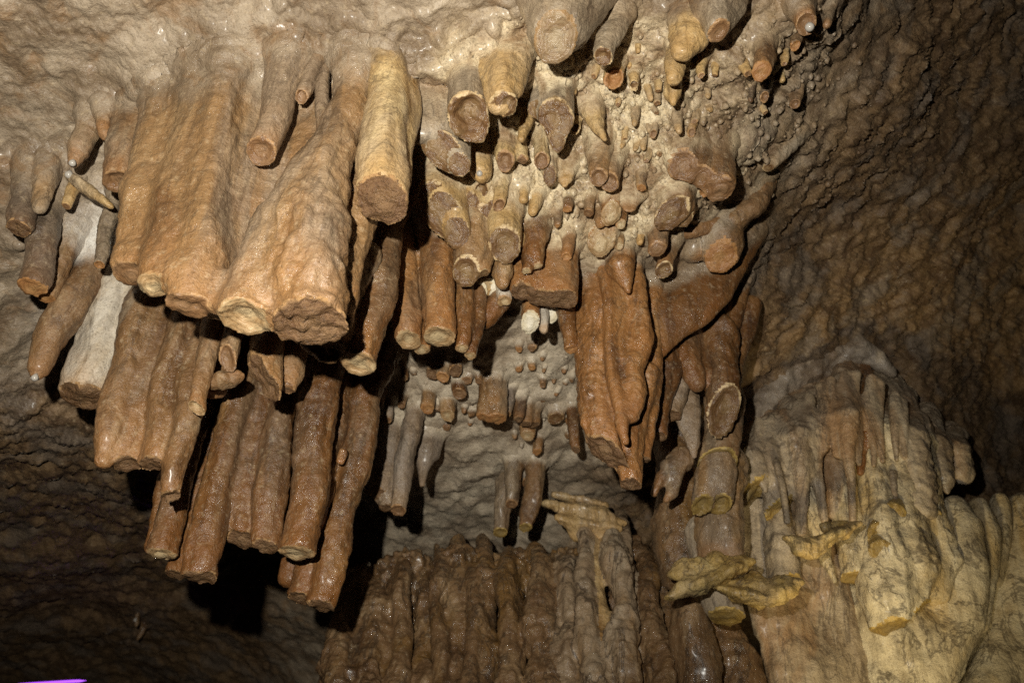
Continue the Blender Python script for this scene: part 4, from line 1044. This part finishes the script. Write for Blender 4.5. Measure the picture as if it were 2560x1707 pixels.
S('broken_section', 'brown ringed bean-shaped break on the front of the huge cream stalactite', 'stalactite',
  [C([(2230,1262,34,.06),(2228,1290,34)], Y=2.26, n=(0,-1,-.6), dish=.1, up=0), C([(2202,1304,28,.06),(2200,1332,28)], Y=2.26, n=(0,-1,-.6), dish=.1, up=0), C([(2200,1346,26,.06),(2200,1374,26)], Y=2.25, n=(0,-1,-.6), dish=.1, up=0), C([(2240,1348,20,.06),(2242,1374,19)], Y=2.25, n=(0,-1,-.6), dish=.2, up=0)], mat='yellow', cap='olive', k=.02, amp=.5, bend=.3)
S('broken_section', 'ochre leaf-shaped break right of the bean-shaped one', 'stalactite',
  [C([(2328,1266,26,.06),(2328,1294,26)], Y=2.33, n=(0,-1,-.6), up=0), C([(2312,1296,18,.06),(2310,1322,14)], Y=2.33, n=(0,-1,-.6), up=0)], mat='yellow', cap='olive', k=.02, amp=.5, bend=.3)
S('flowstone_bulge', 'big pale yellow flowstone bulge in the lower right corner', 'flowstone', [
    C([(2180,1400,60),(2200,1540,84),(2205,1680,80),(2220,1800,80)], Y=2.52, cut=0, up=0),
    C([(2280,1300,70),(2310,1460,100),(2310,1600,96),(2270,1760,90)], Y=2.54, cut=0, up=0),
    C([(2378,1270,30),(2402,1330,44),(2418,1420,52),(2410,1540,50),(2370,1640,36),(2330,1700,30)], Y=2.44, cut=0, up=0),
    C([(2438,1262,24),(2456,1330,30),(2462,1440,28),(2452,1560,18)], Y=2.50, cut=0, up=0),
    C([(2496,1252,24),(2490,1330,30),(2480,1450,22)], Y=2.56, cut=0, up=0),
    C([(2348,1290,20),(2368,1370,26),(2380,1480,22),(2360,1580,16)], Y=2.44, cut=0, up=0)],
  mat='yellowp', k=.03, amp=.8, part='lobe', crag=.66)
S('flowstone_column', 'smooth pale brown column fading off at the right edge', 'flowstone',
  [C([(2548,1268,38),(2536,1400,52),(2510,1560,60),(2480,1760,80)], Y=2.62, cut=0, up=0), C([(2606,1262,50),(2600,1400,66),(2590,1760,80)], Y=2.6, cut=0, up=0)], mat='yellowp', k=.04, part='fold', amp=.5)
S('flowstone_slab', 'flat brown slab leaning below the yellow shelves', 'flowstone',
  [C([(1870,1220,60),(1900,1450,60),(1960,1600,70),(2010,1740,70)], Y=2.46, cut=0, up=0, flat=.5), C([(1980,1200,60),(1990,1470,54),(2040,1580,60),(2090,1740,70)], Y=2.50, cut=0, up=0, flat=.5), C([(2070,1200,60),(2080,1460,54),(2110,1560,50),(2140,1740,60)], Y=2.48, cut=0, up=0, flat=.5)],
  mat='drape', k=.03, amp=.9, part='slab', crag=.65)
S('flowstone_column', 'wet amber flowstone column under the jagged yellow shelf', 'flowstone',
  [C([(1720,1490,44),(1735,1590,54),(1760,1760,60)], Y=2.36, cut=0, up=0), C([(1810,1560,40),(1840,1640,50),(1860,1760,60)], Y=2.5, cut=0, up=0)], mat='flow', k=.05, rings=.06, part='fold')
# ------------------------------------------------------------------ the cave shell (structure)
def axis_grid(lo, a, b, hi, fine, n_out):
    g0 = a - (a - lo) * (np.linspace(1, 0, n_out, endpoint=False) ** 1.6)
    g1 = b + (hi - b) * (np.linspace(0, 1, n_out + 1)[1:] ** 1.6)
    return np.r_[g0, np.arange(a, b + fine * .5, fine), g1]
gx = axis_grid(-900, -120, 2680, 3500, 5.0, 50)
gy = axis_grid(-700, -120, 1830, 2400, 5.0, 50)
PX, PY = np.meshgrid(gx, gy)
NYg, NXg = PX.shape
px, py = PX.ravel(), PY.ravel()
V = at_depth(px, py, shell_z(px, py))
iu = np.arange(NYg * NXg).reshape(NYg, NXg)
Q = np.stack([iu[:-1, :-1], iu[1:, :-1], iu[1:, 1:], iu[:-1, 1:]], -1).reshape(-1, 4)
def grid_normals(V):
    G = V.reshape(NYg, NXg, 3)
    du = np.gradient(G, axis=1); dv = np.gradient(G, axis=0)
    n = np.cross(dv, du); n /= np.maximum(np.linalg.norm(n, axis=-1), 1e-12)[..., None]
    n = n.reshape(-1, 3)
    s = np.sign(((CAM - V) * n).sum(1)); return n * np.where(s == 0, 1, s)[:, None]
def blob(x, y, rx, ry, rot=0.0):
    c, s = math.cos(math.radians(rot)), math.sin(math.radians(rot))
    u = ((px - x) * c + (py - y) * s) / rx; v = (-(px - x) * s + (py - y) * c) / ry
    return np.exp(-(u * u + v * v))
Nn = grid_normals(V)
Xw = V.astype(np.float32)
wob = fbm(Xw * 7, 3)
m_pop = np.clip(blob(1290, 240, 230, 200) + blob(1520, 300, 330, 260, 20) + blob(1800, 330, 240, 200) * .9 + blob(1330, 450, 220, 170) + blob(2000, 150, 170, 200) * .8, 0, 1)
m_right = sstep(-60, 160, (px - 1990) * .85 + (py - 330) * .52 + 40 * wob)
m_back = np.clip(blob(1200, 1080, 420, 300) * 1.3, 0, 1) * sstep(720, 860, py)
m_left = sstep(420, 150, px + (py - 500) * -0.1)
# smooth billows upper left, diagonal ripples at right, pebbly popcorn in the middle
bil = np.abs(fbm(Xw * 9 + 3, 2)); bil2 = fbm(Xw * 24 + 1, 3)
disp = 0.040 * perlin(Xw * 2.6) + 0.020 * (0.42 - np.sqrt(bil * bil + .012)) + 0.010 * fbm(Xw * 13 + 5, 2) + 0.004 * bil2
ca, sa = math.cos(math.radians(-24)), math.sin(math.radians(-24))
depth0 = ((V - CAM) @ FWD)
uu = ((px - CX) * ca + (py - CY) * sa) / FPX * 2.4; vv = (-(px - CX) * sa + (py - CY) * ca) / FPX * 2.4
wu = fbm(np.c_[uu * 3, vv * 3, uu * 0].astype(np.float32), 2)
wv = fbm(np.c_[uu * 5 + 9, vv * 6, wu].astype(np.float32), 2)
rip = fbm(np.c_[uu * 8 + wv * 1.5, vv * 21 + wu * 4 + wv * 2, wu * 2].astype(np.float32), 4, .6)
rip2 = fbm(np.c_[uu * 34 + wv * 6, vv * 70 + wu * 9, wu * 3].astype(np.float32), 3, .6)
mr = np.clip(m_right + 0.8 * m_left * sstep(800, 1000, py) + .6 * sstep(900, 1200, py) * sstep(900, 500, px) + .5 * m_back, 0, 1)
disp = disp + mr * ((0.003 + 0.011 * np.clip(perlin(Xw * 3 + 77) + .3, 0, 1)) * rip * (1 - .7 * np.clip(m_left + sstep(900, 700, px) * sstep(1000, 1200, py), 0, 1)) + (0.001 + 0.007 * np.clip(perlin(Xw * 4 + 7) + .3, 0, 1)) * rip2) + mr * 0.005 * fbm(np.c_[uu * 60, vv * 130, wu * 3].astype(np.float32), 2)
w1, id1 = worley(Xw * 24); w2, id2 = worley(Xw * 52 + 9)
dome = np.sqrt(np.maximum(0, 0.36 - w1 * w1)) * (0.3 + id1) * 0.024 + np.sqrt(np.maximum(0, 0.30 - w2 * w2)) * (0.3 + id2) * 0.015
disp = disp + np.clip(m_pop * 1.15 - .1 + .25 * wob, 0, 1) * dome + 0.35 * mr * dome * (id1 > .5)
disp = disp + 0.0030 * fbm(Xw * 60, 3, .6)
# overlapping flakes of old ceiling crust: low steps along wandering lines
def step(line, h, w=10, side=1):
    """raise the crust on the lower side of a polyline y(x)"""
    lx = np.array([p[0] for p in line], float); ly = np.array([p[1] for p in line], float)
    yy = np.interp(px, lx, ly) + 26 * fbm(np.c_[px / 70, py / 160, px * 0 + h * 991].astype(np.float32), 3)
    inx = sstep(lx[0] - 60, lx[0] + 60, px) * sstep(lx[-1] + 60, lx[-1] - 60, px)
    dd = (py - yy) * side
    return inx * h * sstep(-w, w, dd) * np.exp(-np.maximum(dd, 0) / 160.0)
disp = disp + step([(480, 130), (700, 95), (950, 82), (1120, 60), (1300, 8)], .020)
disp = disp + step([(900, 150), (1010, 128), (1120, 98), (1230, 86)], .022)
disp = disp + step([(280, 240), (420, 170), (560, 120)], .018)
disp = disp + step([(700, 40), (900, 30), (1100, -10)], .014)
disp = disp + step([(560, 60), (640, 20), (760, -20)], .012)
V = V + Nn * disp[:, None]
# the crust flows smoothly into every stalactite that grows from it
for (nm, lb, ct, cols, kw) in SPECS:
    for c in cols: c.build()
N1 = grid_normals(V)
Vf = V.astype(np.float32); push = np.zeros(len(V), np.float32)
for (nm, lb, ct, cols, kw) in SPECS:
    for c in cols:
        if c.kf <= 0: continue
        m = np.nonzero((np.abs(Vf - c.root.astype(np.float32)) < 2.5 * c.R[1] + c.kf + .02).all(1))[0]
        if len(m) == 0: continue
        d_ = c._sdf(Vf[m])[0]
        push[m] = np.maximum(push[m], c.kf * .25 * np.clip(1 - np.maximum(d_, 0) / c.kf, 0, 1) ** 2)
V = V + N1 * push[:, None]
NV = grid_normals(V)
ZSH = (V - CAM) @ FWD

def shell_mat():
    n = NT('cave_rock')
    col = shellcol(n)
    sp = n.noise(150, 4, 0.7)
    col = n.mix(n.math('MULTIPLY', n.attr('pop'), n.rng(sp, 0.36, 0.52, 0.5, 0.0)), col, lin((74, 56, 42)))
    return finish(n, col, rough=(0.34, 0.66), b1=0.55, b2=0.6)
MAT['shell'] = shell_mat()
A_pop = np.clip(sstep(.25, .75, m_pop + .25 * wob), 0, 1) * (1 - .75 * sstep(1750, 2000, px + 60 * wob))
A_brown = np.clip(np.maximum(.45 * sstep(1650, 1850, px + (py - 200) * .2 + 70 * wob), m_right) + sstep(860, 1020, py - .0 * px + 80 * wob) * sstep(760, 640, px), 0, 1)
A_back = np.clip(m_back * 1.4, 0, 1)
A_white = np.clip(blob(235, 690, 90, 170, 20) * 1.3 + blob(330, 560, 60, 120, 20), 0, 1) * .9
reg = np.zeros(len(V), int)
reg[(m_right > .5)] = 2
reg[(px < 430) & (py > 880 - (px - 100) * .4) | (py > 1350) & (px < 860)] = 1
reg[(py > 1350) & (px >= 860) & (reg != 2)] = 3
fr = reg[Q].max(1)
atts = {'pop': A_pop, 'brown': A_brown, 'back': A_back, 'white': A_white}
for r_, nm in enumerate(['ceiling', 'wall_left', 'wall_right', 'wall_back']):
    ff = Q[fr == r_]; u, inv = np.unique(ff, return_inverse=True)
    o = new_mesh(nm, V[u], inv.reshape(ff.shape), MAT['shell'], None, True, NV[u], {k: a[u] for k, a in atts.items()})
    o['kind'] = 'structure'
    o['label'] = ['rough pale ceiling of the cave', 'dark rock wall at the lower left', 'dark brown rippled rock wall on the right', 'shaded rock behind the flowstone'][r_]
print('shell', len(V), round(time.time() - T0, 1))
# ------------------------------------------------------------------ build everything that hangs
for (nm, lb, ct, cols, kw) in SPECS:
    formation(nm, lb, ct, cols, **kw)
print('formations', len(SPECS), NVERT[0], round(time.time() - T0, 1))

# ------------------------------------------------------------------ tiny pegs crowding between the bigger ones
def copy_tree(o, parent=None):
    k = o.copy(); COL.objects.link(k); k.parent = parent
    for ch in list(o.children): copy_tree(ch, k)
    return k
PEG = [('stalactite', 'tiny cream peg crowded among the popcorn knobs of the pale ceiling', 'pale', 'ring', (1330, 2010, 120, 600), 28, GP, 'tiny pegs among the popcorn'),
       ('stalactite', 'tiny brown stub crowded under the red-brown bank in the recess', 'dust', 'ring', (960, 1440, 880, 1090), 20, GB, 'tiny stubs of the recess')]
taken = [(p[0], p[1], max(q[2] for q in c.path)) for sp in SPECS for c in sp[3] for p in (c.path[0], c.path[-1])]
for nm, lb, mt, cp, (x0, x1, y0, y1), cnt, _, grp in PEG:
    proto = []
    spots = []
    for _try in range(4000):
        if len(spots) == cnt: break
        x, y = x0 + (x1 - x0) * RNG.random(), y0 + (y1 - y0) * RNG.random()
        if x0 > 1300 and (x > 2000 - (y - 120) * .5 or y < 120 + max(0, (1500 - x)) * .5): continue
        if min(math.hypot((x - a) / (r + 9), (y - b) / (r + 14)) for a, b, r in taken) < 1: continue
        spots.append((x, y)); taken.append((x, y, 8))
    for i, (x, y) in enumerate(spots):
        if i < 4:
            r = 7 + i * 1.2; ln = 11 + 5 * i
            col = C([(x, y, r * 1.2), (x - 1, y + ln * .6, r), (x - 2, y + ln, r * .85)], cut=i % 2, dish=.4, n=(0, -.4, -1)).build()
            o = formation(nm, lb, ST, [col], mat=mt, cap=cp, group=grp, amp=.8)
            proto.append((o, depth_of(col.root)))
        else:
            src, zd = proto[int(RNG.integers(4))]
            o = copy_tree(src)
            w = V[np.argmin((px - x) ** 2 + (py - y) ** 2)]
            s = (0.75 + 0.5 * RNG.random()) * depth_of(w) / zd
            o.location = w; o.rotation_euler = (0.12 * RNG.normal(), 0.12 * RNG.normal(), 6.28 * RNG.random()); o.scale = (s, s, s * (0.7 + 0.6 * RNG.random()))
print('pegs', round(time.time() - T0, 1))

# ------------------------------------------------------------------ popcorn: countless little knobs on the ceiling
w = np.clip(m_pop - .12, 0, 1) ** 1.5 * ((px > 1250) & (px < 2250) & (py > 0) & (py < 640)) * (0.3 + np.clip(fbm(Xw * 6 + 31, 2) + .4, 0, 1.5))
w = w + 0.25 * ((px > 950) & (px < 1430) & (py > 880) & (py < 1250)) * np.clip(fbm(Xw * 5 + 11, 2), 0, 1) * 0.3
pick = RNG.choice(len(V), 900, replace=False, p=w / w.sum())
vs, fs = [], []; nb = 0
for i in pick:
    r = (3.0 + 8.0 * RNG.random() ** 2.6) / FPX * depth0[i] * 1.0
    v = _ico1v * np.array([1, 1, 1.0 + 0.9 * RNG.random()]) * r * (1 + 0.22 * RNG.normal(size=(len(_ico1v), 1)) * .6)
    vs.append(v + V[i] + Nn[i] * r * .05 + np.array([0, 0, -r * .12])); fs.append(_ico1f + nb); nb += len(v)
pc = new_mesh('cave_popcorn', np.concatenate(vs), np.concatenate(fs), MAT['shell'], attrs={k: np.repeat(a[pick], len(_ico1v)) for k, a in atts.items()})
pc['kind'] = 'stuff'; pc['label'] = 'countless cream knobs of cave popcorn on the ceiling'; pc['category'] = 'popcorn'

# ------------------------------------------------------------------ purple lamp far below, at the bottom left
def lamp_strip():
    n = NT('purple_light'); n.b.inputs['Emission Color'].default_value = (0.42, 0.03, 1.0, 1); n.b.inputs['Emission Strength'].default_value = 1.3
    h = NT('lamp_housing'); h.b.inputs['Base Color'].default_value = (.03, .03, .03, 1); h.b.inputs['Roughness'].default_value = .5
    a = at_depth(np.array(30.), np.array(1712.), np.array(3.05)); b = at_depth(np.array(215.), np.array(1700.), np.array(3.02))
    t = empty('light_strip', (a + b) / 2); tagit(t, 'glowing purple light strip at the dark lower left edge', 'lamp')
    mid = (a + b) / 2
    def tube(name, r, off, mat, n=16, s=10):
        ax = (b - a) / np.linalg.norm(b - a); e1 = np.cross(ax, [0, 0, 1]); e1 /= np.linalg.norm(e1); e2 = np.cross(e1, ax)
        v, f = [], []
        for i in range(s + 1):
            q = abs(i / s * 2 - 1); rr = r * math.sqrt(max(0.02, 1 - q ** 6))
            for j in range(n):
                an = j / n * 2 * math.pi
                v.append(a + (b - a) * i / s - mid + off + rr * (math.cos(an) * e1 + math.sin(an) * e2))
        for i in range(s):
            for j in range(n): f.append((i * n + j, i * n + (j + 1) % n, (i + 1) * n + (j + 1) % n, (i + 1) * n + j))
        new_mesh(name, v, f, mat, t)
    tube('diffuser', 0.006, np.zeros(3), n.m); tube('housing', 0.012, np.array([0, .008, -.010]), h.m)
lamp_strip()
print('done', round(time.time() - T0, 1))
